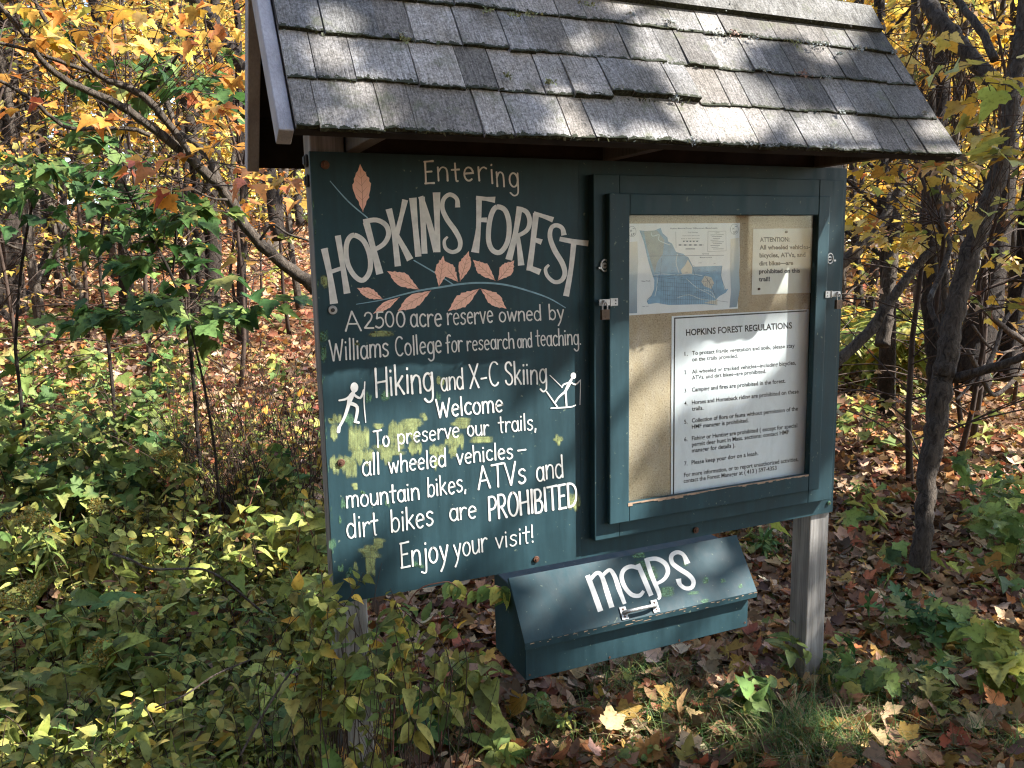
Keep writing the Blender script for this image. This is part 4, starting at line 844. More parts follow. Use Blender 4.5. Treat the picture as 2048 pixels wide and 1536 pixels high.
PAL = {
 'yellow': [(.56, .37, .05), (.60, .42, .08), (.50, .31, .04), (.60, .46, .14), (.44, .36, .07), (.53, .28, .04)],
 'orange': [(.55, .24, .04), (.57, .31, .06), (.50, .18, .04), (.58, .36, .08), (.42, .16, .05)],
 'redor': [(.50, .17, .07), (.46, .13, .07), (.54, .23, .09)],
 'green': [(.045, .10, .026), (.06, .12, .035), (.035, .08, .022), (.075, .14, .035)],
 'olive': [(.19, .20, .05), (.23, .225, .06), (.15, .175, .04), (.27, .24, .07), (.12, .145, .04)],
 'ygreen': [(.31, .33, .07), (.36, .37, .09), (.25, .28, .06), (.38, .34, .08)],
 'fresh': [(.125, .19, .05), (.16, .22, .06), (.105, .165, .045), (.185, .24, .06)],
 'litter': [(.36, .22, .11), (.28, .155, .075), (.17, .09, .045), (.40, .26, .15), (.40, .19, .06), (.28, .09, .04), (.43, .30, .18), (.40, .25, .06), (.11, .062, .035), (.32, .13, .05), (.20, .105, .055), (.30, .18, .10), (.16, .09, .05), (.34, .22, .13), (.13, .075, .045)],
 'redlit': [(.38, .13, .07), (.43, .19, .09), (.48, .30, .19), (.52, .37, .24), (.30, .12, .06), (.47, .28, .09), (.50, .33, .15), (.26, .12, .07), (.44, .25, .15)],
 'purple': [(.16, .12, .13), (.22, .17, .16), (.12, .09, .10)],
}
def pick(pal, k=None, jit=.18):
    """random colours from palettes with weights: pal = name or {name: weight}"""
    one = k is None; k = 1 if one else k
    if isinstance(pal, str): pal = {pal: 1}
    nm = list(pal); w_ = np.array([pal[q] for q in nm], float); w_ /= w_.sum()
    out = []
    for q in rng.choice(len(nm), k, p=w_):
        c = np.array(PAL[nm[q]][rng.integers(len(PAL[nm[q]]))]); out.append(c * (1 + rng.normal(0, jit)) * (1 + rng.normal(0, jit * .3, 3)))
    out = np.clip(np.array(out), .008, .85); return out[0] if one else out
UP = np.array([0, 0, 1.0])
def unit(v): v = np.asarray(v, float); return v / (np.linalg.norm(v) + 1e-9)
def spray(L, tw, c, d, length, pairs, size, pal, flat_=.35, pal2=None, droop=-.15, r0=.0022):
    """a leafy twig from c along d; leaves in opposite pairs; tw: MB for twigs (or None)"""
    d = unit(d); side = unit(np.cross(d, UP) + rng.normal(0, .15, 3)); pts = []
    for i in range(5):
        s = i / 4; pts.append(c + d * length * s + UP * droop * length * s * s + rng.normal(0, .012 * length, 3) * (i > 0))
    if tw is not None: tw.tube(pts, list(np.linspace(r0, r0 * .4, 5)), 4, cap=False)
    for i in range(pairs):
        s = .25 + .75 * (i + rng.uniform(.2, .8)) / pairs; p = c + d * length * s + UP * droop * length * s * s
        for sg in (1, -1):
            if rng.random() < .12: continue
            o = unit(side * sg * rng.uniform(.5, 1.1) + d * rng.uniform(.25, .9) + rng.normal(0, .22, 3)); sz = size * rng.uniform(.6, 1.15)
            nn = unit(UP + rng.normal(0, flat_, 3)); cc = pick(pal)
            L.add(p + o * sz * rng.uniform(.15, .5) - UP * sz * rng.uniform(0, .15), o - UP * rng.uniform(0, .5), nn, sz, cc, pick(pal2) if (pal2 and rng.random() < .5) else cc * rng.uniform(.8, 1.25))
    o = unit(d + rng.normal(0, .2, 3)); L.add(pts[-1], o - UP * .2, unit(UP + rng.normal(0, flat_, 3)), size, pick(pal))
def px_limb(pts, d0, d1, wob=.012):
    k = len(pts); out = []
    for i, (px, py, wd) in enumerate(pts):
        d = d0 + (d1 - d0) * i / max(1, k - 1); p = P(px, py, d); out.append((*p, wd * d / FPX / 2))
    sm = smooth_pts(out, 5); res = []
    for i, q in enumerate(sm): res.append(np.array([*(q[:3] + rng.normal(0, wob * q[3] * 6, 3)), max(.0015, q[3] * rng.uniform(.94, 1.07))]))
    return res
def hand_tree(name, label, limbs, mat, cat="tree", group=None, crown=None, ground_first=True, part="trunk", segs=9):
    """limbs: lists of (x,y,z,r); the first one starts on the ground"""
    base = onground(limbs[0][0][:3]) if ground_first else limbs[0][0][:3]
    root = thing(name, base, label, cat, group); b = MB()
    for q in limbs:
        q = [np.array(z) for z in q]
        b.tube([z[:3] - base for z in q], [z[3] for z in q], segs if q[0][3] > .02 else 6, cap=True)
    b.build(part, mat, root, smooth=True); return root, base
def to_ground(limb):
    """drop the limb's first point into the soil with a little root flare"""
    a = limb[0]; z = g(a[0], a[1]); return [np.array([a[0], a[1], z - .12, a[3] * 1.45]), np.array([a[0], a[1], z + .05, a[3] * 1.22])] + [q for q in limb if q[2] > z + .12]

# ------------------------------------------------------------------ trees seen in the photograph
# leaning maple behind the left of the kiosk: limbs sweep up to the upper left
A1 = px_limb([(760, 800, 44), (700, 660, 42), (640, 585, 38), (570, 530, 34), (500, 465, 31), (450, 385, 30), (410, 345, 28), (350, 290, 26), (290, 245, 24), (230, 205, 22), (165, 178, 20), (110, 145, 18), (75, 110, 16), (45, 65, 14), (-30, -25, 11)], 4.9, 3.7)
A2 = px_limb([(400, 335, 22), (355, 270, 20), (325, 232, 22), (290, 195, 21), (250, 172, 20), (215, 160, 17), (180, 135, 15), (140, 95, 14), (100, 55, 12), (70, 0, 10), (50, -60, 9)], 4.3, 3.9)
A3 = px_limb([(300, 270, 13), (265, 258, 12), (200, 257, 11), (140, 256, 11), (110, 240, 12), (70, 205, 12), (25, 175, 11), (-40, 140, 9)], 4.1, 3.6)
A4 = px_limb([(235, 168, 14), (205, 155, 14), (170, 140, 13), (135, 128, 12), (90, 112, 11), (50, 98, 10), (-30, 80, 9)], 4.3, 4.1)
A5 = px_limb([(440, 375, 20), (420, 320, 18), (395, 290, 20), (360, 265, 17), (330, 200, 14), (300, 160, 12)], 4.4, 5.0)
A6 = px_limb([(520, 480, 9), (545, 450, 8), (580, 470, 7), (640, 487, 6)], 4.5, 4.4)
A7 = px_limb([(455, 400, 8), (420, 395, 6), (375, 372, 5), (330, 350, 4), (265, 300, 4)], 4.3, 4.0)
base0 = P(815, 905, 5.0)
A1 = to_ground([np.array([*onground(base0), .062])] + A1)
LA, TW = Leaves(), MB()
limbsA = [[np.array([*q[:3], q[3] * .72]) for q in L_] for L_ in (A1, A2, A3, A4, A5, A6, A7)]; allA = np.array([q for L_ in limbsA for q in L_])
def attach(pt, limb_pts, tw, r=.0025):
    j = np.argmin(((limb_pts[:, :3] - pt) ** 2).sum(1)); q = limb_pts[j, :3]; mid = (q + pt) / 2 + rng.normal(0, .04, 3) + UP * .03
    tw.tube(smooth_pts([q, mid, pt], 3), list(np.linspace(r * 1.4, r, 7)), 4, cap=False)
ORG = [(215, 175), (245, 190), (290, 40), (380, 25), (415, 55), (440, 85), (480, 30), (225, 85), (90, 85), (70, 78), (110, 100), (40, 95), (10, 70), (15, 150), (20, 212), (130, 245), (190, 240), (240, 240), (275, 245), (320, 245), (350, 250), (390, 240), (410, 285), (450, 275), (430, 215), (400, 185), (455, 230), (470, 60), (440, 75), (480, 250), (470, 290), (490, 350), (480, 410), (590, 400), (490, 520), (330, 65), (270, 20), (200, 20), (150, 30), (100, 20), (30, 10), (300, 95), (250, 60), (520, 400), (560, 360), (610, 370), (420, 10), (370, 60), (350, 30), (455, 130), (470, 170), (430, 150), (480, 110), (60, 120), (150, 90), (470, 330), (450, 200)]
for (px, py) in ORG:
    d = rng.uniform(4.0, 5.3) if rng.random() < .72 else rng.uniform(3.4, 3.9); c = P(px, py, d); dr = _r * rng.normal(0, .8) - _f * rng.uniform(-.4, .6); dr[2] *= .3
    attach(c - unit(dr) * .08, allA, TW, .0016); spray(LA, TW, c - unit(dr) * .08, dr, rng.uniform(.12, .26), int(rng.integers(1, 4)), .070, {'orange': 4, 'yellow': 1.2}, .36, {'orange': 2, 'redor': 1}, droop=-.1)
for (px, py) in [(105, 215), (345, 325), (370, 385), (365, 395), (285, 352), (310, 332), (525, 370), (535, 345), (510, 345), (390, 320), (340, 395)]:
    d = rng.uniform(3.2, 3.8); c = P(px, py, d); attach(c, allA, TW); spray(LA, TW, c, -_f + _r * rng.normal(0, .6), .10, 1, .072, {'redor': 2, 'orange': 1.6}, .35)
for (px, py) in [(120, 85), (100, 90), (240, 100), (260, 60), (310, 110), (30, 30), (330, 20), (200, 60), (90, 20), (160, 60)]:
    c = P(px, py, rng.uniform(3.5, 4.6)); attach(c, allA, TW); spray(LA, TW, c, _r * rng.normal(0, 1) - _f * .3, .22, 2, .085, 'yellow', .35)
rootA, bA = hand_tree("leaning_maple_tree", "leaning maple with orange leaves, its limbs sweeping from behind the kiosk to the upper left", limbsA, M['bark_grey'])
TW.v = [tuple(np.array(q) - bA) for q in TW.v]; TW.build("twig", M['twig'], rootA)
LA.build("crown", MAPLE, M['leaf'], rootA, bA)

# green maple saplings under it
def sapling(label, stems, sprays, d0, d1, pal, pal2, size, name="maple_sapling", mat='bark_dark', pairs=(2, 5), ln=(.2, .42), group=None, tmpl=MAPLE, flat_=.28, leafmat='leaf_under', cat="sapling"):
    ls = [px_limb(s, d0, d1) for s in stems]; ls[0] = to_ground(ls[0]); ap = np.array([q for L_ in ls for q in L_])
    L, tw = Leaves(), MB()
    for (px, py) in sprays:
        c = P(px, py, rng.uniform(min(d0, d1) - .3, max(d0, d1) + .35)); dr = _r * rng.normal(0, .9) - _f * rng.uniform(-.5, .7); dr[2] = rng.uniform(-.2, .15)
        attach(c, ap, tw, .002); spray(L, tw, c, dr, rng.uniform(*ln), int(rng.integers(*pairs)), size, pal, flat_, pal2)
    root, bs = hand_tree(name, label, ls, M[mat], cat, group)
    tw.v = [tuple(np.array(q) - bs) for q in tw.v]
    if tw.v: tw.build("twig", M['twig'], root)
    L.build("crown", tmpl, M[leafmat], root, bs); return root
def cl(n, x0, x1, y0, y1): return [(rng.uniform(x0, x1), rng.uniform(y0, y1)) for _ in range(n)]
sapling("green leaved maple sapling left of the kiosk with broad dark leaf layers over sunlit litter", [[(392, 830, 7), (374, 640, 6.5), (340, 545, 6), (300, 470, 5), (262, 400, 4), (235, 330, 4)], [(345, 552, 4), (352, 470, 5), (345, 380, 4)]], cl(13, 130, 330, 320, 400) + cl(18, 140, 430, 395, 470) + cl(10, 180, 420, 460, 520) + cl(4, 230, 340, 510, 560), 4.3, 4.0, {'green': 5, 'fresh': 1}, {'green': 2, 'ygreen': .6}, .082, ln=(.14, .30))
sapling("slim maple sapling with green leaves in the upper left woods, between orange boughs", [[(212, 640, 6), (200, 500, 6), (235, 300, 5), (300, 180, 6), (350, 120, 5), (380, 60, 4)]], cl(10, 230, 400, 110, 160) + cl(8, 130, 330, 250, 310) + cl(4, 110, 140, 20, 60) + cl(6, 330, 420, 130, 185), 5.0, 4.6, {'green': 3, 'fresh': 1.5}, {'ygreen': 1, 'green': 2}, .10)
sapling("low bushy maple sapling with dark green leaves at the far left edge", [[(30, 700, 6), (40, 560, 6), (60, 430, 5), (90, 330, 5)]], cl(10, -20, 130, 290, 390), 4.8, 4.5, {'green': 3, 'fresh': 1}, {'green': 3, 'ygreen': 1}, .10)
sapling("young maple sapling with scattered green leaves beside the triple trunk", [[(430, 900, 5), (410, 780, 5), (392, 700, 4), (372, 620, 4)]], cl(7, 170, 350, 590, 650) + cl(8, 250, 340, 600, 640) + cl(6, 400, 470, 560, 650), 3.9, 3.9, {'green': 2, 'fresh': 3}, None, .10)

# dark trunks in the left woods
def trunks(label, stems, d0, mat='bark_dark', name="tree", group=None, d1=None, up=True, leaves=None):
    ls = []
    for s in stems:
        q = px_limb(s, d0, d1 or d0, .01); ls.append(q)
    k = ls[0][0]; gz = g(k[0], k[1])
    ls = [to_ground(q) if (q[0][2] < gz + .35) else q for q in ls]
    return hand_tree(name, label, ls, M[mat])
def far_d(px, py):
    p = G(px, py); return float((p - CAM) @ _f)
d_ = far_d(408, 640); rootT, bT = trunks("dark triple trunked maple standing in sunlit litter left of the kiosk", [[(398, 640, 34), (392, 560, 32), (386, 480, 28), (380, 400, 24), (375, 320, 22), (360, 200, 20), (350, 60, 18), (340, -120, 16), (330, -400, 12)], [(415, 640, 34), (405, 520, 32), (402, 450, 28), (400, 400, 26), (398, 340, 24), (372, 180, 22), (385, 20, 20), (380, -300, 14)], [(424, 642, 30), (425, 550, 30), (428, 480, 30), (420, 420, 28), (428, 300, 24), (440, 150, 20), (430, 0, 18), (440, -350, 12)]], d_)
d_ = far_d(35, 640); trunks("thick dark trunk at the far left edge with a leaning stem", [[(10, 650, 70), (8, 540, 60), (2, 460, 55), (-2, 340, 50), (-10, 150, 44), (-10, -300, 36)], [(35, 645, 40), (25, 500, 36), (20, 380, 34), (22, 200, 30), (15, -250, 22)]], d_)
d_ = far_d(65, 610); trunks("dark curved trunk leaning right near the far left trunk", [[(58, 612, 30), (78, 560, 28), (100, 510, 26), (103, 455, 26), (96, 400, 24), (92, 330, 22), (70, 260, 20), (45, 150, 16), (30, -50, 14), (10, -300, 10)]], d_)
d_ = far_d(168, 640); trunks("thin pale birch with a kinked lower stem among the maples", [[(168, 640, 15), (166, 600, 15), (158, 575, 18), (142, 555, 18), (136, 520, 16), (128, 470, 14), (118, 440, 16), (95, 400, 14), (78, 340, 16), (70, 250, 14), (72, 120, 12), (66, 0, 11), (62, -300, 8)]], d_ , 'bark_grey')
d_ = far_d(545, 500); trunks("twin rough trunks behind the left kiosk post", [[(538, 500, 26), (537, 440, 24), (534, 380, 24), (528, 300, 24), (520, 100, 22), (515, -300, 16)], [(550, 500, 22), (556, 440, 20), (564, 370, 20), (572, 280, 20), (590, 100, 18), (600, -300, 12)]], d_, 'bark_grey')
d_ = far_d(85, 470); trunks("grey trunk leaning left behind the dark curved trunk", [[(84, 470, 20), (76, 420, 20), (62, 370, 20), (52, 300, 18), (40, 150, 16), (20, -300, 12)]], d_, 'bark_grey')
trunks("pale birch stem catching sun in the left woods", [[(258, 430, 10), (256, 370, 10), (254, 320, 10), (250, 200, 9), (244, 60, 8), (240, -300, 6)]], 17, 'bark_pale')
trunks("dark leaning trunk crossing the top of the picture left of the roof", [[(560, 480, 30), (520, 260, 28), (490, 140, 28), (455, 90, 30), (425, 45, 28), (395, 5, 26), (370, -40, 24), (330, -160, 20), (300, -400, 14)]], 8.5, 'bark_dark')
for px, py, wd, lab, mt in [(160, 500, 14, "slender grey trunk beside the kinked birch", 'bark_grey'), (210, 470, 10, "thin dark pole of a trunk behind the green maple sapling", 'bark_dark'), (300, 455, 12, "thin straight trunk in sunlight left of the triple trunk", 'bark_grey'), (335, 470, 14, "slim dark trunk just left of the triple trunk", 'bark_dark'), (460, 470, 14, "slim grey trunk just right of the triple trunk", 'bark_grey'), (480, 455, 12, "thin trunk between the triple trunk and the leaning maple", 'bark_dark'), (600, 450, 18, "dark trunk half hidden by the left kiosk post", 'bark_dark'), (20, 455, 14, "slender trunk deep in the woods beyond the far left trunk", 'bark_grey'), (130, 445, 10, "thin upright trunk far up the left slope", 'bark_dark'), (380, 445, 11, "thin trunk far up the slope behind the triple trunk", 'bark_grey')]:
    d_ = far_d(px, py) if py > 470 else rng.uniform(13, 20); ln = rng.uniform(-60, 60)
    trunks(lab, [[(px, py, wd), (px + ln * .1 + rng.normal(0, 4), py - 110, wd * .95), (px + ln * .4 + rng.normal(0, 8), py - 280, wd * .85), (px + ln + rng.normal(0, 10), py - 520, wd * .7), (px + ln * 1.6, py - 900, wd * .4)]], d_, mt)

# trees right of the kiosk
B1 = px_limb([(1842, 1096, 56), (1848, 1030, 56), (1858, 950, 60), (1870, 860, 62), (1880, 790, 66), (1892, 720, 66), (1905, 640, 62), (1925, 560, 60), (1950, 480, 60), (1975, 410, 58), (1998, 340, 56), (2012, 270, 54), (2022, 190, 50), (2040, 100, 46), (2050, 0, 44), (2060, -200, 38), (2080, -500, 28)], 4.15, 4.3)
B2 = px_limb([(2010, 172, 44), (1990, 168, 42), (1962, 140, 40), (1930, 100, 40), (1905, 70, 42), (1880, 45, 42), (1862, 15, 40), (1850, -40, 36), (1840, -160, 30)], 4.4, 5.0)
B3 = px_limb([(1900, 758, 28), (1940, 748, 26), (1985, 735, 24), (2030, 720, 20), (2080, 700, 16)], 4.2, 3.9)
B4 = px_limb([(1990, 120, 20), (1960, 60, 20), (1930, 20, 18), (1900, -20, 16)], 4.3, 4.6)
B5 = px_limb([(1896, 690, 16), (1860, 610, 14), (1885, 540, 14), (1900, 490, 12), (1880, 440, 10)], 4.2, 4.5)
B1 = to_ground(B1); limbsB = [[np.array([*q[:3], q[3] * f_]) for q in L_] for L_, f_ in ((B1, .63), (B2, .75), (B3, .75), (B4, .8), (B5, .8))]
rootB, bB = hand_tree("maple_tree", "grey barked maple right of the kiosk, forking above its sunlit leaning trunk", limbsB, M['bark_grey'])
LB, TB = Leaves(), MB(); allB = np.array([q for L_ in limbsB for q in L_])
for (px, py) in [(1950, 140), (1985, 130), (1930, 155), (1975, 165), (2010, 120), (2000, 210), (2030, 195), (2040, 230), (2020, 310), (2046, 300), (2000, 330), (2050, 420), (2025, 395), (2040, 460), (2010, 60), (2045, 90), (2000, 400), (1990, 600), (2040, 350), (2060, 260)]:
    c = P(px, py, rng.uniform(3.0, 3.9)); attach(c, allB, TB, .0016); spray(LB, TB, c, _r * rng.normal(0, .7) - _f * rng.uniform(-.2, .5), rng.uniform(.12, .24), int(rng.integers(1, 3)), .082, {'yellow': 3, 'ygreen': 1.2}, .32, {'ygreen': 1, 'yellow': 1})
for (px, py) in cl(58, 1700, 2040, 0, 480) + cl(30, 1690, 1900, 320, 490) + cl(8, 1850, 2040, 440, 640):
    c = P(px, py, rng.uniform(4.2, 6.2)); attach(c, allB, TB); spray(LB, TB, c, _r * rng.normal(0, .9) - _f * rng.uniform(-.5, .6), rng.uniform(.2, .42), int(rng.integers(1, 4)), .070, {'yellow': 5, 'orange': .6, 'ygreen': .3}, .4)
TB.v = [tuple(np.array(q) - bB) for q in TB.v]; TB.build("twig", M['twig'], rootB); LB.build("crown", MAPLE, M['leaf'], rootB, bB)
d_ = 6.0; trunks("dark straight trunk close behind the grey maple right of the kiosk", [[(1880, 790, 50), (1876, 700, 44), (1866, 620, 40), (1862, 540, 38), (1856, 470, 36), (1862, 380, 34), (1868, 300, 32), (1882, 200, 34), (1882, 60, 30), (1880, -200, 26), (1876, -500, 20)]], d_)
d_ = 5.2; trunks("slim wavy stem rising past the right end of the roof", [[(1890, 860, 13), (1890, 600, 15), (1886, 520, 16), (1884, 450, 16), (1876, 400, 15), (1866, 330, 15), (1864, 250, 15), (1862, 160, 14), (1850, 80, 13), (1832, 10, 12), (1825, -150, 10)]], d_, 'bark_grey')
d_ = 7.2; trunks("thick dark trunk in deep shade behind the grey maple at the right edge", [[(1935, 770, 80), (1950, 700, 70), (1975, 610, 56), (1990, 520, 48), (2005, 430, 44), (2015, 300, 40), (2040, 100, 36), (2060, -300, 26)], [(2010, 760, 44), (2030, 640, 40), (2050, 520, 36), (2070, 300, 30)]], d_)
d_ = 6.6; trunks("forked grey tree with a bough bending over towards the kiosk's right side", [[(1765, 690, 30), (1772, 640, 28), (1778, 570, 28), (1784, 500, 26), (1790, 430, 26), (1800, 370, 24), (1812, 250, 20), (1830, 60, 18), (1840, -300, 12)], [(1792, 400, 22), (1760, 455, 24), (1735, 480, 24), (1705, 508, 24), (1680, 530, 22), (1650, 555, 18)]], d_, 'bark_grey')
d_ = 5.0; trunks("arching limb rising rightwards from behind the kiosk's right edge", [[(1640, 760, 26), (1668, 728, 24), (1700, 700, 22), (1740, 662, 22), (1765, 625, 20), (1790, 590, 19), (1820, 550, 18), (1850, 515, 16), (1880, 490, 14), (1920, 470, 10), (1960, 440, 8)]], d_, 'bark_grey')
for px, py, wd, dd, lab, mt in [(1725, 640, 16, 12, "thin dark stem among ferns at the kiosk's right side", 'bark_dark'), (1980, 700, 22, 9.5, "brown trunk right of the grey maple, partly shaded", 'bark_dark'), (1830, 660, 16, 14, "slim trunk beyond the ferns, left of the dark straight trunk", 'bark_grey'), (2030, 690, 26, 10.5, "brown trunk at the right edge of the picture", 'bark_dark'), (1712, 600, 10, 17, "thin trunk far behind the kiosk's right edge", 'bark_dark'), (1925, 640, 16, 16, "slender trunk far back between the two dark trunks", 'bark_grey'), (1790, 610, 12, 18, "thin trunk far back above the ferns", 'bark_dark'), (1955, 620, 12, 20, "thin pale trunk far back on the right", 'bark_pale'), (2000, 640, 14, 15, "slender dark trunk far back near the right edge", 'bark_dark')]:
    ln = rng.uniform(-70, 70)
    trunks(lab, [[(px, py, wd), (px + ln * .1 + rng.normal(0, 5), py - 130, wd * .95), (px + ln * .4 + rng.normal(0, 10), py - 330, wd * .85), (px + ln + rng.normal(0, 10), py - 640, wd * .7), (px + ln * 1.5, py - 1000, wd * .4)]], dd, mt)
d_ = 5.5
for lab, pts in [("grey dead branch slanting across the right edge", [(1935, 590, 9), (1980, 630, 12), (2020, 665, 14), (2070, 695, 16)]), ("broken pale branch propped among the right hand trunks", [(1955, 770, 8), (1990, 700, 9), (2010, 640, 8), (2050, 600, 6)]), ("bent dead branch lying low at the right edge", [(1935, 700, 9), (1960, 745, 10), (1990, 790, 9), (2048, 740, 8)]), ("thin dead branch hanging in shade at the right edge", [(1945, 650, 6), (1975, 690, 6), (2005, 705, 5), (2050, 690, 5)]), ("forked dead twig beside the grey maple's foot", [(1912, 800, 5), (1940, 770, 6), (1960, 740, 5), (1985, 715, 4)])]:
    q = px_limb(pts, d_, d_ + .3); hand_tree("dead_branch", lab, [q], M['deadwood'], "branch", "dead branches at the right", ground_first=False, part="wood")
# ------------------------------------------------------------------ woods further back: a few tree forms, copied and turned
def proto_tree(name, label, H, r0, pal, pal2, nb, ls, size, mat, tmpl=MAPLE_M, crown0=.18, reach=1.9, group=None):
    root = thing(name, (0, 0, -50), label, "tree", group); b = MB(); L = Leaves()
    bend = rng.normal(0, .22, 2); tp = []
    for i in range(9):
        t = i / 8; tp.append(np.array([bend[0] * math.sin(3 * t) + rng.normal(0, .03), bend[1] * math.sin(2.4 * t + 1) + rng.normal(0, .03), H * t - .15 * (i == 0)]))
    b.tube(tp, [r0 * (1.3 if i == 0 else 1 - .82 * i / 8) for i in range(9)], 7)
    for k in range(nb):
        t = crown0 + (1 - crown0) * (k + rng.random()) / nb; j = min(7, int(t * 8)); c = tp[j] + (tp[j + 1] - tp[j]) * (t * 8 - j)
        az = rng.uniform(0, 2 * math.pi); rc = reach * (1.15 - .6 * t) * rng.uniform(.6, 1.2); up = rng.uniform(.1, .7)
        d = np.array([math.cos(az), math.sin(az), up]); e = c + d * rc; mid = c + d * rc * .5 + UP * .1 + rng.normal(0, .06, 3)
        b.tube(smooth_pts([c, mid, e], 3), list(np.linspace(r0 * .3 * (1.1 - t), .004, 7)), 4, cap=False)
        for q in range(ls):
            s = rng.uniform(.3, 1.05); p = c + d * rc * s + rng.normal(0, .16, 3)
            dr = np.array([math.cos(az + rng.normal(0, .9)), math.sin(az + rng.normal(0, .9)), rng.uniform(-.25, .2)])
            spray(L, None, p, dr, rng.uniform(.25, .6), int(rng.integers(2, 5)), size, pal, .38, pal2)
    b.build("trunk", M[mat], root, smooth=True); L.build("crown", tmpl, M['leaf'], root); return root
def dup(root, loc, rz, sc, label=None, group=None):
    r = root.copy(); COL.objects.link(r); r.location = tuple(map(float, loc)); r.rotation_euler = (0, 0, rz); r.scale = (sc,) * 3
    if label: r["label"] = label
    if group: r["group"] = group
    for ch in list(root.children):
        c = ch.copy(); COL.objects.link(c); c.parent = r; c.matrix_parent_inverse = Matrix.Identity(4)
    return r
GY_L, GO_L, GG_L = "yellow leaved slender maple among the crowded background woods", "orange leaved slender maple among the crowded background woods", "yellow green slender maple among the crowded background woods"
BARE = "thin bare branched sapling tangled among the background trunks"
GRP = "slender maples in the background woods"
PT = [proto_tree("slender_maple", GY_L, 8.5, .075, {'yellow': 5, 'ygreen': .8}, 'orange', 26, 11, .085, 'bark_dark', group=GRP),
      proto_tree("slender_maple", GY_L, 7.0, .055, {'yellow': 5, 'orange': .6}, 'yellow', 24, 11, .085, 'bark_grey', crown0=.10, group=GRP),
      proto_tree("slender_maple", GO_L, 7.5, .065, {'orange': 3, 'yellow': 2}, 'redor', 22, 11, .085, 'bark_dark', group=GRP),
      proto_tree("slender_maple", GG_L, 6.0, .05, {'ygreen': 2.5, 'yellow': 1.5, 'fresh': .5}, 'yellow', 24, 11, .08, 'bark_grey', crown0=.08, reach=1.6, group=GRP),
      proto_tree("slender_maple", GY_L, 10, .10, {'yellow': 5, 'ygreen': .5}, 'orange', 30, 12, .09, 'bark_dark', crown0=.28, reach=2.4, group=GRP)]
PT.append(proto_tree('bare_sapling', BARE, 4.2, .022, {'yellow': 1, 'orange': 1, 'olive': 1, 'litter': 2}, None, 34, 1, .055, 'twig', crown0=.08, reach=1.1, group='bare saplings among the trees'))
PT.append(proto_tree('bare_sapling', BARE, 3.2, .018, {'olive': 2, 'litter': 2}, None, 30, 1, .05, 'twig', crown0=.05, reach=.9, group='bare saplings among the trees'))
used = set()
def put(kind, px, dist, dz=0.0, sc=None):
    a = ray(px, 520); a = np.array([a[0], a[1]]); a /= np.linalg.norm(a); x, y = CAM[0] + a[0] * dist, CAM[1] + a[1] * dist
    loc = (x, y, g(x, y) + dz); rz = rng.uniform(0, 6.28); s = sc or rng.uniform(.85, 1.2)
    if kind not in used:
        used.add(kind); r = PT[kind]; r.location = tuple(map(float, loc)); r.rotation_euler = (0, 0, rz); r.scale = (s,) * 3; return r
    return dup(PT[kind], loc, rz, s)
LEFT = [(1, 60, 9.5), (0, 190, 11), (2, 470, 9.5), (3, 560, 12), (0, 330, 13), (1, 130, 13.5), (2, 10, 12), (4, 420, 15), (1, 250, 16), (3, 90, 17), (0, 520, 16.5), (4, 180, 19), (1, 360, 19), (2, 300, 21), (0, 40, 20), (4, 480, 22), (3, 420, 20), (1, 590, 19), (0, -60, 15), (4, -40, 24), (0, 230, 25), (1, 110, 26), (4, 340, 27), (0, 560, 27), (1, 640, 24), (2, 150, 23)]
RIGHT = [(0, 1750, 8.5), (1, 1850, 9.5), (0, 1960, 11), (3, 1720, 12.5), (1, 1800, 13), (4, 1900, 14.5), (2, 2010, 14), (0, 1740, 16), (1, 1980, 18), (3, 1860, 17), (4, 1790, 19), (0, 1920, 21), (1, 2060, 16), (4, 2040, 21), (0, 1700, 21), (1, 1830, 24), (4, 1960, 26), (0, 1760, 27), (0, 2100, 12), (4, 2120, 18), (1, 1650, 15), (0, 1600, 22)]
BR = [(5, x + 14 * ((x * 7) % 5), 6.8 + ((x * 13) % 70) / 10) for x in range(-20, 640, 84)] + [(6, x, 6.2 + ((x * 11) % 60) / 10) for x in range(10, 600, 100)] + [(5, x, 6 + ((x * 7) % 60) / 10) for x in range(1700, 2060, 80)] + [(6, x, 5.5 + ((x * 3) % 40) / 10) for x in range(1720, 2060, 110)]
for k, px, d in LEFT + RIGHT + BR: put(k, px, d)
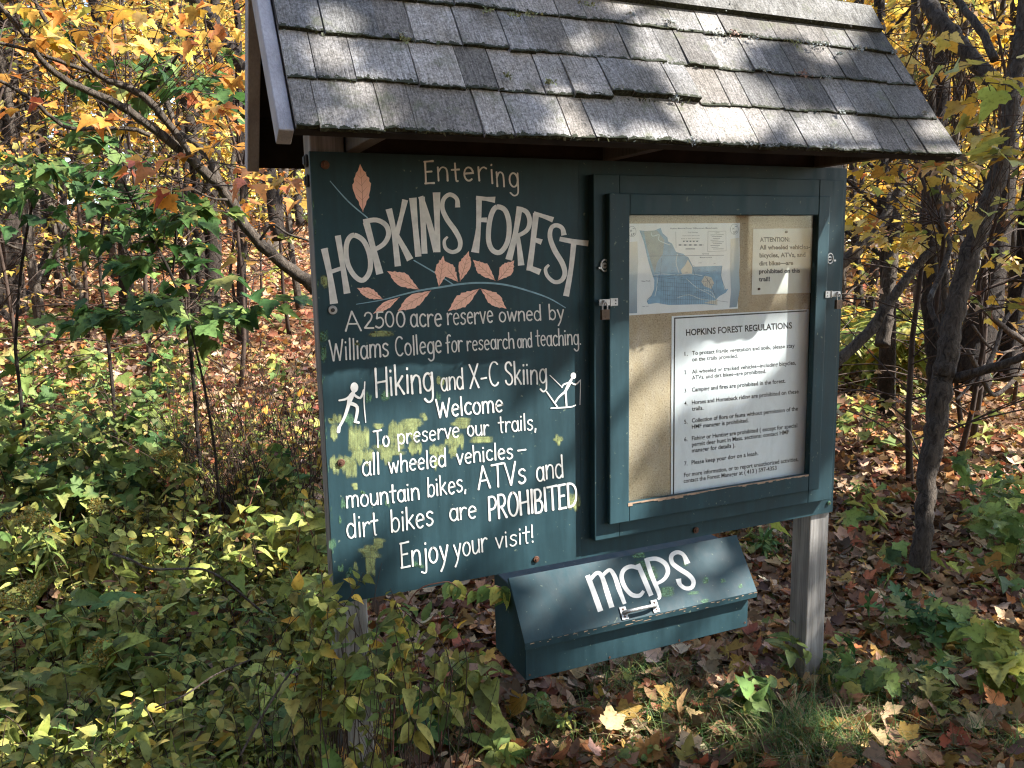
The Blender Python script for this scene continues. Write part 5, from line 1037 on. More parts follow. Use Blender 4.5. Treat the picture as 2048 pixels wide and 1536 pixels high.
# beyond them the wood closes up to one mass
L = Leaves(); b = MB(); k = 0
for i in range(270):
    az = rng.uniform(-.35, 1.3) if i < 150 else rng.uniform(1.9, 5.7); dist = rng.uniform(30, 52) if i < 150 else rng.uniform(12, 26)
    if i >= 150 and 1.7 < az < 2.7: az += 1.3  # later ones stand unseen behind the camera, put in to darken the sky fill
    x, y = CAM[0] + math.sin(az) * dist, CAM[1] + math.cos(az) * dist; z = g(x, y)
    h = rng.uniform(9, 14); ln = rng.normal(0, .5, 2)
    b.tube([(x, y, z - .3), (x + ln[0] * .4, y + ln[1] * .4, z + h * .4), (x + ln[0], y + ln[1], z + h)], [.14, .10, .03], 6)
    m_ = 330; rr = rng.uniform(1.4, 2.6)
    cen = np.array([x, y, z + h * .5]); th = rng.uniform(0, 6.28, m_); u = rng.uniform(0, 1, m_); hh = rng.uniform(-.46, .5, m_) * h
    pr = np.stack([np.cos(th) * np.sqrt(u) * rr, np.sin(th) * np.sqrt(u) * rr, hh], 1) + cen
    cl_ = rng.normal(0, .35, (m_ // 6, 3)); pr = pr + np.repeat(rng.normal(0, .25, (m_ // 6, 3)), 6, 0)
    nn = UP + rng.normal(0, .5, (m_, 3)); L.extend(pr, rng.normal(0, 1, (m_, 3)) * [1, 1, .3], nn, rng.uniform(.28, .5, m_), pick({'yellow': 5, 'orange': 1.2, 'ygreen': 1} if i < 150 else {'yellow': 2, 'green': 3, 'olive': 2, 'fresh': 1}, m_))
fw = b.build("far_woods_trunks", M['bark_grey'], None, smooth=True); tag(fw, "thin grey trunks of the far off wood behind the trees", "woods", kind="stuff")
fl_ = L.build("far_woods_foliage", MAPLE_S, M['leaf']); tag(fl_, "yellow leaves of the far off wood closing the view", "woods", kind="stuff")

# ------------------------------------------------------------------ tall maples standing right of the camera: their crowns break up the sun
def tall_maple(label, base, cen, rad, nsp, size, pal, seed):
    r_ = np.random.default_rng(seed); bz = onground(np.array([*base, 0.0])); root = thing("tall_maple", bz, label, "tree", "tall maples beside the path"); b = MB(); L = Leaves()
    c = np.array(cen) - bz; c2 = c + np.array([1.15, 1.95, 0]) * (seed == 3)
    tr = smooth_pts([(0, 0, -.2), (c2[0] * .15, c2[1] * .15, c2[2] * .4), (c2[0] * .6, c2[1] * .6, c2[2] * .8), (c2[0], c2[1], c2[2] + rad[2] * .8)], 5)
    b.tube(tr, list(np.linspace(.17, .03, len(tr))), 9)
    for i in range(16):
        st = tr[r_.integers(7, len(tr) - 1)]; th = r_.uniform(0, 6.28); e = c + np.array([math.cos(th) * rad[0], math.sin(th) * rad[1], r_.uniform(-.7, .8) * rad[2]]) * r_.uniform(.5, .95)
        b.tube(smooth_pts([st, (st + e) / 2 + UP * .25, e], 4), list(np.linspace(.05, .008, 9)), 5, cap=False)
    for i in range(nsp):
        v = r_.normal(0, 1, 3); v /= np.linalg.norm(v); p = c + v * np.array(rad) * r_.uniform(.2, 1) ** .5
        spray(L, None, p, r_.normal(0, 1, 3) * [1, 1, .2], r_.uniform(.3, .6), int(r_.integers(2, 6)), size, pal, .4)
    return root, b, L, bz
# places on the kiosk and around it that catch a fleck of sun: leaves on those sun lines are missing from the crowns
FLECKS = []
def streak(pts, r_, pl=0.0, n_=6):
    for i in range(n_):
        t = i / (n_ - 1); q = np.interp(t, np.linspace(0, 1, len(pts)), [p[0] for p in pts]), np.interp(t, np.linspace(0, 1, len(pts)), [p[1] for p in pts]); FLECKS.append((onY(*q, pl), r_))
streak([(985, 1090), (1110, 985), (1160, 930)], .012); streak([(1075, 1110), (1160, 1010)], .008); streak([(1110, 945), (1160, 880)], .004, n_=4); streak([(1000, 1135), (1070, 1085)], .006, n_=4)
streak([(1205, 1010), (1215, 900)], .008, -.03, 4); streak([(1250, 890), (1340, 770)], .04, 0, 5); streak([(1550, 596), (1598, 530)], .03, 0, 4); streak([(655, 738), (705, 722)], .01, 0, 3); streak([(1225, 900), (1250, 850)], .006, -.05, 3)
FLECKS += [(onLid(px, py, 0), r_) for px, py, r_ in [(1065, 1235, .03), (1095, 1200, .02), (1130, 1160, .012), (1190, 1150, .01), (1360, 1130, .02), (1420, 1090, .015), (1290, 1180, .01)]]
FLECKS += [(onY(px, py, -.1), r_) for px, py, r_ in [(1200, 1310, .03), (1260, 1290, .02), (1150, 1330, .015), (1400, 1240, .01), (1340, 1270, .015)]]
FLECKS += [(onY(1640, 985, 0), .03), (onY(1630, 1080, 0), .04), (onY(1635, 1150, 0), .04), (onY(1625, 1220, 0), .03)]
def onRoof(px, py):
    d = ray(px, py); nrm = np.array([0, -SI, CO]); o = np.array([0, YE, ZE]) + nrm * .012; return CAM + d * (((o - CAM) @ nrm) / (d @ nrm))
for px, py, r_ in [(1150, 55, .02), (1130, 190, .02), (760, 205, .03), (690, 120, .02), (640, 40, .02), (1610, 275, .02), (700, 225, .03)]: FLECKS.append((onRoof(px, py), r_))
for px, py, r_ in [(1640, 1330, .05), (1380, 1500, .05), (2000, 1500, .06), (1170, 1500, .06), (1700, 1450, .05), (1950, 1250, .05), (1230, 1420, .04), (1600, 1480, .04)]: FLECKS.append((G(px, py), r_))
for px, py, h, r_ in [(90, 1090, .5, .12), (200, 1230, .4, .14), (250, 1340, .3, .12), (540, 950, .6, .12), (500, 1020, .5, .10), (610, 1000, .6, .10), (160, 900, .6, .14), (60, 880, .6, .12), (280, 860, .6, .10), (950, 1190, .4, .08), (850, 1180, .4, .06), (380, 1200, .3, .10), (450, 1440, .2, .10), (560, 1290, .3, .08), (900, 1330, .3, .08), (970, 1350, .3, .06)]: FLECKS.append((TOP(px, py, h), r_))
fc = np.array([q[0] for q in FLECKS]); frd = np.array([q[1] for q in FLECKS])
for i in range(40): FLECKS.append((G(rng.uniform(430, 660), rng.uniform(560, 800)), rng.uniform(.05, .2)))
for i in range(30): FLECKS.append((G(rng.uniform(60, 430), rng.uniform(450, 640)), rng.uniform(.1, .25)))
for i in range(36): FLECKS.append((G(rng.uniform(1660, 2040), rng.uniform(700, 1010)), rng.uniform(.03, .22)))
for i in range(46): FLECKS.append((G(rng.uniform(1080, 2048), rng.uniform(1130, 1536)), rng.uniform(.0, .05)))
for i in range(38): FLECKS.append((TOP(rng.uniform(0, 540), rng.uniform(780, 1450), .42), rng.uniform(.02, .09)))
for i in range(14): FLECKS.append((G(rng.uniform(1690, 1860), rng.uniform(640, 720)) + np.array([0, 0, .5]), rng.uniform(.1, .3)))
NK = 0
fc = np.array([q[0] for q in FLECKS]); frd = np.array([q[1] for q in FLECKS])
def carve(L, origin):
    p = np.array(L.p) + origin; keep = np.ones(len(p), bool)
    for c, r_ in zip(fc, frd):
        w_ = p - c; t = w_ @ SUN; dd = np.linalg.norm(w_ - t[:, None] * SUN, axis=1); keep &= ~((dd < r_ + .065) & (t > .3))
    for nm in ('p', 'y', 'n', 's', 'c', 'd'): setattr(L, nm, [q for q, k_ in zip(getattr(L, nm), keep) if k_])
TALL = [("tall maple off to the right whose crown shades the kiosk", (7.6, -1.9), (5.6, -2.6, 5.6), (2.5, 2.4, 1.5), 3600, {'yellow': 2, 'ygreen': 2}, 3),
        ("tall maple further right behind the first, shading the path", (10.5, -2.5), (9.0, -3.2, 6.4), (2.8, 2.6, 1.7), 2900, {'yellow': 3, 'ygreen': 1}, 4),
        ("tall maple to the right rear shading the ground behind the kiosk", (9.5, .2), (7.9, .1, 6.6), (2.3, 2.0, 1.5), 120, {'yellow': 3, 'ygreen': 1}, 5),
        ("tall maple behind the photographer shading the left undergrowth", (2.5, -6.0), (3.4, -3.8, 5.0), (2.3, 2.0, 1.3), 2900, {'yellow': 2, 'ygreen': 2}, 6)]
for lab, bs, cn, rd, ns, pal, sdd in TALL:
    root, b, L, bz = tall_maple(lab, bs, cn, rd, ns, .115, pal, sdd); carve(L, bz)
    b.build("trunk", M['bark_grey'], root, smooth=True); L.build("crown", MAPLE_M, M['leaf'], root)
for (x, y, k_) in [(-5.5, -4, 0), (-3.0, -7.5, 4), (0.2, -8.5, 1), (4.5, -9, 0), (-7.5, -.5, 3), (-5, 3.2, 1), (7.5, -7.5, 4), (-8, -6, 4), (-1.2, -6.2, 2), (-3.6, -5.2, 1), (-6.5, -2.2, 0), (1.6, -8.8, 4), (-5.2, -7.6, 0), (-1.6, -9.5, 0), (-9.0, -3.2, 4), (-6.8, 1.6, 2), (-9.5, .8, 0), (3.2, -10.5, 4), (6.2, -9.8, 0), (9.5, -6.8, 4), (-4.2, -9.6, 4), (-7.6, 3.6, 0)]:  # unseen trees added behind the camera to block sky light from the board
    dup(PT[k_], (x, y, g(x, y)), rng.uniform(0, 6), 1.15, "unseen slender yellow maple added behind the camera to hold back sky light", "slender maples added behind the camera")

# ------------------------------------------------------------------ fallen leaves
def litter(n, d0, d1, tmpl, size, name, lab, az0=-.30, az1=1.12, lift=.03):
    az = rng.uniform(az0, az1, n); d = np.sqrt(rng.uniform(d0 * d0, d1 * d1, n)); x, y = CAM[0] + np.sin(az) * d, CAM[1] + np.cos(az) * d
    z = g(x, y) + np.abs(rng.normal(0, lift, n)) + .004
    c = pick({'litter': 1}, n, .22); red = pick({'redlit': 2, 'litter': .6}, n, .2)
    wr = np.clip((1.6 - x) / 2.5 + np.clip((y - 2) / 4, 0, 1), 0, 1) * (rng.random(n) < .8); c = np.where((wr > rng.random(n))[:, None], red, c)
    grn = rng.random(n) < .03; c[grn] = pick('olive', int(grn.sum()))
    L = Leaves(); th = rng.uniform(0, 6.28, n); tl = rng.normal(0, .38, (n, 3))
    L.extend(np.stack([x, y, z], 1), np.stack([np.cos(th), np.sin(th), rng.normal(0, .25, n)], 1), UP + tl, size * rng.uniform(.4, 1.3, n), c, c * rng.uniform(.45, 1.35, (n, 1)))
    o = L.build(name, tmpl, M['litter'], fold=.45, droop=-.3); tag(o, lab, "leaf litter", kind="stuff"); return o
litter(13000, 1.5, 4.6, MAPLE, .064, "fallen_leaves", "tan, orange and red maple leaves lying thick on the ground near the kiosk")
litter(9000, 1.5, 5.5, OVAL, .05, "fallen_leaves", "small brown oval leaves and leaf scraps mixed into the litter near the kiosk")
litter(22000, 4.6, 10, MAPLE_M, .08, "fallen_leaves", "fallen maple leaves covering the woodland floor in the middle distance")
litter(28000, 10, 24, MAPLE_S, .12, "fallen_leaves", "fallen leaves covering the far woodland slope")
litter(16000, 24, 50, MAPLE_S, .24, "fallen_leaves", "distant carpet of fallen leaves up the slope")

b = MB()
for i in range(700):
    az = rng.uniform(-.2, 1.08); d = 1.6 + 7 * rng.random() ** 1.4; x, y = CAM[0] + math.sin(az) * d, CAM[1] + math.cos(az) * d; a = rng.uniform(0, 6.28); ln = rng.uniform(.06, .3)
    e = np.array([x + math.cos(a) * ln, y + math.sin(a) * ln, 0]); p0 = np.array([x, y, g(x, y) + .02 + rng.uniform(0, .03)]); e[2] = g(e[0], e[1]) + .02 + rng.uniform(0, .05); r_ = rng.uniform(.0012, .0035)
    b.tube([p0, (p0 + e) / 2 + rng.normal(0, .012, 3), e], [r_, r_ * .9, r_ * .5], 4, cap=False)
tag(b.build("twig_litter", M['deadwood']), "small dead twigs scattered over the fallen leaves", "twig litter", kind="stuff")

# ------------------------------------------------------------------ undergrowth plants
def plant(name, label, cat, base, h, ns, tmpl, size, pal, nl, spread=.35, group=None, stem='stem_green', r0=.003, pal2=None, start=.2, upn=.6, droop=.5, leafmat='leaf_under', lean=(0, 0), whorl=False, part="foliage", bare=3):
    base = np.array(base, float); root = thing(name, base, label, cat, group); b = MB(); L = Leaves()
    for k in range(ns):
        az = rng.uniform(0, 6.28); sp = spread * rng.uniform(.2, 1); hh = h * rng.uniform(.65, 1.02)
        e = np.array([math.cos(az) * sp + lean[0] * h, math.sin(az) * sp + lean[1] * h, hh]); o = np.array([math.cos(az), math.sin(az), 0]) * rng.uniform(0, .05) * (ns > 1)
        mid = o + (e - o) * .5 + UP * hh * .14 + rng.normal(0, .085 * h, 3); pts = smooth_pts([o - UP * .03, mid, e], 5)
        b.tube(pts, list(np.linspace(r0, r0 * .45, len(pts))), 4, cap=False); P_ = np.array(pts)
        for i in range(nl):
            t = start + (1 - start) * (i + rng.random() * .7) / nl if not whorl else rng.uniform(.9, 1)
            j = min(len(P_) - 2, int(t * (len(P_) - 1))); p = P_[j] + (P_[j + 1] - P_[j]) * (t * (len(P_) - 1) - j); tan = unit(P_[j + 1] - P_[j])
            a = i * 2.4 + rng.normal(0, .5); s0 = unit(np.cross(tan, [.3, .2, .9])); s1 = np.cross(tan, s0); out = s0 * math.cos(a) + s1 * math.sin(a)
            sz = size * rng.uniform(.55, 1.15) * (1 - .25 * (t > .85) * (not whorl)); cc = pick(pal)
            L.add(p + out * sz * .12, unit(out + tan * rng.uniform(.1, .8) - UP * rng.uniform(-.1, .6)), unit(UP * upn + tan * .4 - _f * .25 + rng.normal(0, .42, 3)), sz, cc, pick(pal2) if (pal2 and rng.random() < .4) else cc * rng.uniform(.8, 1.3))
    for k in range(bare * (ns > 2)):
        az = rng.uniform(0, 6.28); e = np.array([math.cos(az) * spread * rng.uniform(.3, 1.3), math.sin(az) * spread * rng.uniform(.3, 1.3), h * rng.uniform(.5, 1.12)])
        b.tube(smooth_pts([np.zeros(3), e * .5 + rng.normal(0, .05, 3), e], 4), list(np.linspace(r0 * .7, r0 * .3, 9)), 3, cap=False)
    b.build("stem", M[stem], root, smooth=True); L.build(part, tmpl, M[leafmat], root, fold=.3, droop=droop); return root
def at(px, py, h): return onground(TOP(px, py, h))
GP = 0
# maple seedlings and saplings in the left foreground
for i, (px, py, h) in enumerate([(40, 640, .75), (150, 660, .7), (215, 690, .7), (20, 740, .65), (110, 760, .65), (90, 820, .62), (190, 810, .62), (240, 850, .6), (30, 850, .6), (130, 900, .55), (270, 880, .55), (60, 940, .55), (200, 930, .5), (330, 690, .7), (310, 760, .7), (-40, 700, .7), (-30, 900, .55), (20, 800, .62), (150, 790, .62), (260, 800, .62), (110, 850, .6), (170, 860, .58), (60, 700, .68), (240, 770, .64), (300, 840, .6), (300, 905, .5), (560, 900, .55), (350, 620, .8)]):
    plant("maple_seedling", "green maple seedling with lobed leaves in the left undergrowth", "seedling", at(px, py, h), h, 4, MAPLE, .098, {'fresh': 3, 'green': 2, 'olive': 1}, 9, .28, "maple seedlings in the left undergrowth", 'twig', pal2={'ygreen': 2, 'olive': 1})
# twiggy bushes with thin brown stems
for i, (px, py, h) in enumerate([(330, 720, .85), (400, 740, .8), (460, 700, .9), (520, 690, .95), (580, 720, .9), (430, 820, .7), (520, 830, .7), (600, 800, .8), (360, 860, .6), (470, 880, .6), (250, 740, .7), (560, 640, 1.0), (480, 760, .85), (550, 770, .85), (610, 720, .95), (380, 800, .75), (440, 640, .95), (500, 610, 1.0)]):
    plant("twiggy_bush", "thin brown stemmed bush with sparse small olive leaves beside the kiosk's left post", "bush", at(px, py, h), h, 12, OVAL, .04, {'olive': 2, 'litter': 2.5, 'redor': .4, 'yellow': .3}, 5, .62, "twiggy bushes left of the kiosk", 'twig', .0028, {'yellow': 1, 'olive': 1})
# oval leaved shrubs filling the lower left
OV = [(x + rng.uniform(-30, 30), y + rng.uniform(-25, 25)) for y in range(1000, 1500, 62) for x in range(-60, 680, 78)]
for px, py in OV:
    h = rng.uniform(.28, .48); p = at(px, py, h)
    if p[1] < -1.1: continue
    plant("low_shrub", "low green leaved shrub in the tangled lower left undergrowth", "shrub", p, h, 6, [OVAL, OVAL, ROUND, TOOTH, LANCE, OVAL][int(rng.integers(6))], rng.uniform(.042, .075), [{'olive': 3, 'fresh': 3, 'ygreen': 1.5}, {'olive': 2, 'fresh': 4, 'ygreen': 1.5}, {'ygreen': 3, 'olive': 2}, {'olive': 3, 'ygreen': 1, 'yellow': .4, 'litter': .4}][int(rng.integers(4))], 14, .22, "low shrubs in the lower left", 'twig', .002, {'ygreen': 2, 'yellow': .8, 'olive': 1, 'litter': .8})
for px, py in [(x + rng.uniform(-40, 40), y + rng.uniform(-25, 25)) for y in range(900, 1080, 60) for x in range(-40, 620, 90)] + [(x + rng.uniform(-30, 30), y + rng.uniform(-20, 20)) for y in range(690, 900, 60) for x in range(-40, 330, 90)] + [(x + rng.uniform(-30, 30), y + rng.uniform(-20, 20)) for y in range(800, 900, 50) for x in range(360, 600, 70)]:
    h = rng.uniform(.35, .55)
    plant("yellowing_shrub", "yellowing green shrub with rounded leaves in the left undergrowth", "shrub", at(px, py, h), h, 5, ROUND, .06, {'olive': 3, 'ygreen': 1.5, 'yellow': .5, 'fresh': 1}, 8, .25, "yellowing shrubs in the left undergrowth", 'twig', .002, {'yellow': 1, 'ygreen': 1})
# shrub in front of the left post and under the board
for px, py, yy in [(690, 1165, -.14), (655, 1175, -.10), (735, 1190, -.16), (640, 1200, -.2), (600, 1150, -.1), (700, 1200, -.20), (770, 1205, -.12), (560, 1200, -.2), (830, 1200, -.08), (660, 1215, -.24), (880, 1230, -.06), (800, 1240, -.14)]:
    p = onY(px, py - 15, yy); h = float(p[2] - g(p[0], p[1])); p = onground(p)
    plant("speckled_shrub", "speckled yellow green shrub crowding the foot of the left post", "shrub", p, h, 4, [OVAL, OVAL, TOOTH, ROUND][int(rng.integers(4))], rng.uniform(.042, .060), {'olive': 3, 'fresh': 1, 'ygreen': 1.8, 'yellow': .4}, 12, .17, "speckled shrubs at the left post", 'twig', .0022, start=.66, pal2= {'yellow': 1, 'olive': 2})
# raspberry canes with toothed bright leaves
for i, (px, py, h, lab) in enumerate([(475, 955, .62, "raspberry cane with pale toothed leaves near the kiosk's left edge, upper one"), (560, 985, .58, "raspberry cane with drooping bright yellow green leaves left of the kiosk"), (615, 970, .6, "raspberry cane touching the left post with dark toothed leaves"), (620, 1090, .5, "raspberry cane with one pale leaf low beside the left post"), (505, 1060, .5, "raspberry cane with reddish stem in the middle of the left undergrowth")]):
    plant("raspberry_cane", lab, "raspberry cane", at(px, py, h), h, 2, TOOTH, .10, {'fresh': 1.2, 'ygreen': 2, 'olive': .6}, 8, .14, "raspberry canes", 'stem_red', .004, 'ygreen', start=.45, droop=.6)
# goldenrods with plumes
def goldenrod(label, tip, base_px, h, plume, nl=14, lean_side=-1):
    p = TOP(*tip, h); base = onground(p + _r * .12 * -lean_side + _f * 0.02); root = thing("goldenrod", base, label, "goldenrod", "goldenrods")
    b, L, F = MB(), Leaves(), Leaves(); top = p - base; pts = smooth_pts([np.zeros(3), top * .55 + UP * .06 * h, top * .8 + UP * .03, top * .86 + UP * .02], 6); P_ = np.array(pts)
    b.tube(pts, list(np.linspace(.0042, .0026, len(pts))), 6)
    for i in range(nl):
        t = .25 + .7 * i / nl; j = min(len(P_) - 2, int(t * (len(P_) - 1))); q = P_[j]; a = i * 2.4; out = np.array([math.cos(a), math.sin(a), rng.uniform(-.3, .2)]); cc = pick({'fresh': 3, 'ygreen': 1.5})
        L.add(q, out, unit(UP + rng.normal(0, .25, 3)), rng.uniform(.09, .15) * (1.15 - .5 * t), cc, pick({'ygreen': 2, 'fresh': 1}))
    for k in range(plume):
        a = k * 2.4; st = P_[-1 - (k % 4)]; d = unit(_r * lean_side * rng.uniform(.2, 1) + np.array([math.cos(a) * .5, math.sin(a) * .5, .55])); ln = rng.uniform(.06, .13) * (1 if plume > 5 else .8)
        br = smooth_pts([st, st + d * ln * .6 + UP * .015, st + d * ln + UP * -.01], 5); b.tube(br, .0012, 4, cap=False)
        for q in br[2:]:
            for _ in range(14):
                v = rng.normal(0, 1, 3); F.add(q + v * [.008, .008, .006] + UP * .006, v + UP, rng.normal(0, 1, 3), rng.uniform(.005, .010), pick({'yellow': 3, 'ygreen': 2}) * np.array([.8, .85, 1.2]))
    b.build("stem", M['stem_green'], root, smooth=True); L.build("foliage", LANCE, M['leaf_under'], root, droop=.55); F.build("flower_plume", MAPLE_S, M['leaf_under'], root)
goldenrod("goldenrod in sun with the largest yellow plume, at the left edge", (70, 1035), None, .55, 11, 18)
goldenrod("goldenrod with a drooping yellow plume at the lower left edge", (45, 1205), None, .42, 6, 12)
goldenrod("goldenrod with a fading plume low in the lower left shrubs", (220, 1330), None, .34, 7, 10)
goldenrod("small shaded goldenrod behind the raspberry canes", (345, 900), None, .6, 5, 14)
goldenrod("goldenrod with a thin budding plume near the bottom left", (300, 1372), None, .30, 3, 10, 1)
goldenrod("dim goldenrod among yellow shrubs in the left middle", (185, 1010), None, .5, 4, 12, 1)
# big leaved plants of the lower left
for px, py, h, lab in [(260, 1215, .42, "broad leaved plant with drooping pointed leaves under the sunlit goldenrod"), (150, 1200, .42, "broad leaved plant with long green leaves at the far left"), (190, 1290, .38, "broad leaved plant with pale ribbed leaves in the lower left")]:
    plant("broad_leaved_plant", lab, "plant", at(px, py, h), h, 1, OVAL, .15, {'fresh': 2, 'ygreen': 1}, 14, .05, None, 'stem_green', .005, 'ygreen', droop=.7)
for px, py, h, lab, pal, sz in [(435, 1400, .26, "yellow green whorled plant at the bottom left", {'ygreen': 3, 'olive': 1}, .11), (320, 1440, .22, "withered purple grey plant at the bottom left", {'purple': 1}, .11), (360, 1480, .18, "dark green whorled plant beside the withered one", {'fresh': 1, 'green': 1}, .10), (520, 1500, .16, "pale green plant with curled leaves at the bottom", {'ygreen': 2, 'fresh': 1}, .10), (620, 1470, .18, "dark lance leaved plant below the left post", {'green': 2, 'fresh': 1}, .11), (90, 1370, .28, "pale oak like plant at the lower left edge", {'ygreen': 1, 'olive': 1}, .12), (905, 1300, .30, "powdery grey green whorled plant beside the maps box", {'olive': 3, 'ygreen': .6}, .10), (965, 1325, .28, "yellowed whorled plant nearest the maps box's left end", {'olive': 1, 'ygreen': 1}, .11), (850, 1400, .16, "small yellow green plant below the speckled shrub", {'ygreen': 2, 'fresh': 1}, .06), (840, 1440, .14, "dark leafy plant on the ground under the board", {'green': 2, 'fresh': 1}, .12), (1010, 1480, .12, "pale strap leaved plant at the bottom centre", {'ygreen': 2, 'fresh': 1}, .10), (740, 1450, .2, "small yellow spotted bush below the left post", {'olive': 1, 'yellow': 1, 'ygreen': 1}, .045)]:
    small = sz < .07
    plant("whorled_plant", lab, "plant", at(px, py, h), h, 5 if small else 2, ROUND if small else OVAL, sz, pal, 16 if small else 11, .10 if small else .05, None, 'stem_green', .0035, pal, start=.35 if small else .55, droop=.55)
# sprig of light leaves hanging at the bottom edge of the board
for px, py, lab, n_, yy in [(950, 1180, "light green leafy sprig hanging beside the maps box's left end", 9, .03), (850, 1172, "little twisted green sprig against the board's lower edge", 5, -.03)]:
    c = onY(px, py, yy); root = thing("leafy_sprig", onground(c), lab, "sprig"); b, L = MB(), Leaves(); o = np.array([c[0], c[1], g(c[0], c[1])])
    top = c - o; pts = smooth_pts([(-.10, .10, 0), (-.08, .06, top[2] * .6), (-.04, .01, top[2] * .95), (.05, -.02, top[2] + .01), (.09, -.03, top[2] - .01)], 5); b.tube(pts, list(np.linspace(.003, .0014, len(pts))), 5); P_ = np.array(pts)
    for i in range(n_):
        q = P_[-1 - int(i * (9 if n_ > 5 else 6) / n_)]; a = (i % 2) * 2 - 1; cc = pick({'ygreen': 1.5, 'fresh': 2})
        L.add(q, np.array([a * rng.uniform(.2, .8), -.25, -rng.uniform(.4, 1)]), unit(np.array([0, -1, .35]) + rng.normal(0, .3, 3)), rng.uniform(.042, .066), cc * 1.2, cc * 1.4)
    b.build("stem", M['stem_red'], root, smooth=True); L.build("foliage", TOOTH, M['leaf_under'], root)
# plants right of the kiosk's foot
for px, py, h, lab, tm, pal, sz, ns, nl in [(1615, 1275, .22, "green seedling with pointed leaves in front of the right post", OVAL, {'fresh': 3, 'ygreen': .8}, .085, 4, 8), (1500, 1375, .18, "green bushy seedling below the maps box's right end", TOOTH, {'fresh': 3, 'green': 1}, .075, 5, 8), (1740, 1310, .2, "maple seedling with a yellowing leaf right of the right post", MAPLE, {'fresh': 2, 'ygreen': 1}, .095, 4, 4), (1690, 1280, .2, "dim green seedling just behind the right post's foot", OVAL, {'green': 2, 'fresh': 1}, .06, 3, 8), (1790, 1180, .25, "oak seedling with large lobed dark leaves on the right", OAK, {'green': 3, 'olive': 1}, .12, 4, 5), (1870, 1200, .26, "second oak seedling further right with mottled lobed leaves", OAK, {'green': 2, 'olive': 2}, .12, 4, 5), (1850, 1300, .22, "oak seedling nearest the bottom right with drooping leaves", OAK, {'green': 2, 'olive': 2}, .11, 3, 5), (1990, 1240, .24, "yellow green maple seedling at the right edge", MAPLE, {'ygreen': 2, 'fresh': 2}, .10, 4, 6), (2030, 1330, .2, "pale green maple seedling at the right edge, lower", MAPLE, {'ygreen': 2, 'fresh': 1}, .10, 4, 6), (1990, 960, .4, "bright green maple seedling beyond the grey maple's foot", MAPLE, {'fresh': 3, 'ygreen': 1}, .10, 5, 7), (2020, 1010, .4, "green maple seedling at the right edge of the woods floor", MAPLE, {'fresh': 3}, .10, 5, 6), (1960, 910, .45, "leafy maple seedling in dapple behind the grey maple", MAPLE, {'fresh': 2, 'green': 1}, .10, 4, 6), (1720, 960, .15, "tiny green seedling in litter behind the right post", OVAL, {'fresh': 1}, .05, 4, 6), (1900, 1390, .10, "small pale green plant among litter at the lower right", ROUND, {'fresh': 1, 'olive': 1}, .05, 3, 6), (1530, 1080, .12, "low green tuft of leaves behind the maps box's right end", LANCE, {'fresh': 1, 'green': 1}, .09, 12, 4), (1270, 1490, .10, "small clover like seedling at the bottom centre", ROUND, {'fresh': 1, 'ygreen': 1}, .035, 5, 6), (1130, 1440, .12, "thin pale seedling below the maps box", OVAL, {'ygreen': 1, 'fresh': 1}, .03, 4, 7), (1085, 1370, .14, "thin green seedling under the maps box's left corner", OVAL, {'fresh': 1}, .035, 3, 8)]:
    plant("seedling", lab, "seedling", at(px, py, h), h, ns, tm, sz, pal, nl, h * .6, None, 'stem_green', .0025, {'ygreen': 1, **pal}, start=.4, droop=.4)
# ferns and green bushes at the far right side
def fern(label, base, h):
    root = thing("fern", base, label, "fern", "ferns right of the kiosk"); L = Leaves(); b = MB()
    for k in range(14):
        a = k * 2.4 + rng.normal(0, .3); d = np.array([math.cos(a), math.sin(a), 0]); pts = smooth_pts([np.zeros(3), d * h * .25 + UP * h * .7, d * h * .7 + UP * h * .95, d * h * 1.05 + UP * h * .75], 5); b.tube(pts, .004, 4, cap=False)
        sd_ = np.cross(d, UP)
        for i, q in enumerate(pts[3:]):
            for sg in (1, -1): cc = pick({'ygreen': 3, 'fresh': 1.5, 'yellow': .6}); L.add(q, sd_ * sg + d * .4 - UP * .2, unit(UP + d * .3 + rng.normal(0, .2, 3)), h * .38 * (1 - .55 * i / 13), cc)
    b.build("stem", M['stem_green'], root, smooth=True); L.build("frond", LANCE, M['leaf'], root)
for px, py, lab in [(1715, 620, "yellow green fern clump nearest the kiosk's right edge"), (1760, 635, "fern clump between the thin stem and the forked tree"), (1810, 630, "fern clump left of the dark straight trunk"), (1850, 650, "fern clump against the dark straight trunk"), (1735, 650, "low fern clump in front of the others")]:
    fern(lab, at(px, py, .75), .8)
# scattered greenery on the woods floor
L = Leaves()
for i in range(230):
    az = rng.uniform(-.28, .38) if i < 90 else rng.uniform(.6, 1.08); d = rng.uniform(4.2, 15); x, y = CAM[0] + math.sin(az) * d, CAM[1] + math.cos(az) * d; z = g(x, y)
    pal = {'fresh': 2, 'ygreen': 2, 'olive': 1, 'redor': .3}; hh = rng.uniform(.05, .3)
    for j in range(9): 
        a = rng.uniform(0, 6.28); L.add(np.array([x, y, z + hh * rng.uniform(.3, 1)]) + rng.normal(0, .09, 3) * [1, 1, .3], (math.cos(a), math.sin(a), rng.uniform(-.3, .3)), UP + rng.normal(0, .4, 3), rng.uniform(.05, .12), pick(pal))
tag(L.build("ground_cover", MAPLE_M, M['leaf_under']), "low green and yellow seedlings sprinkled over the woods floor", "ground cover", kind="stuff")
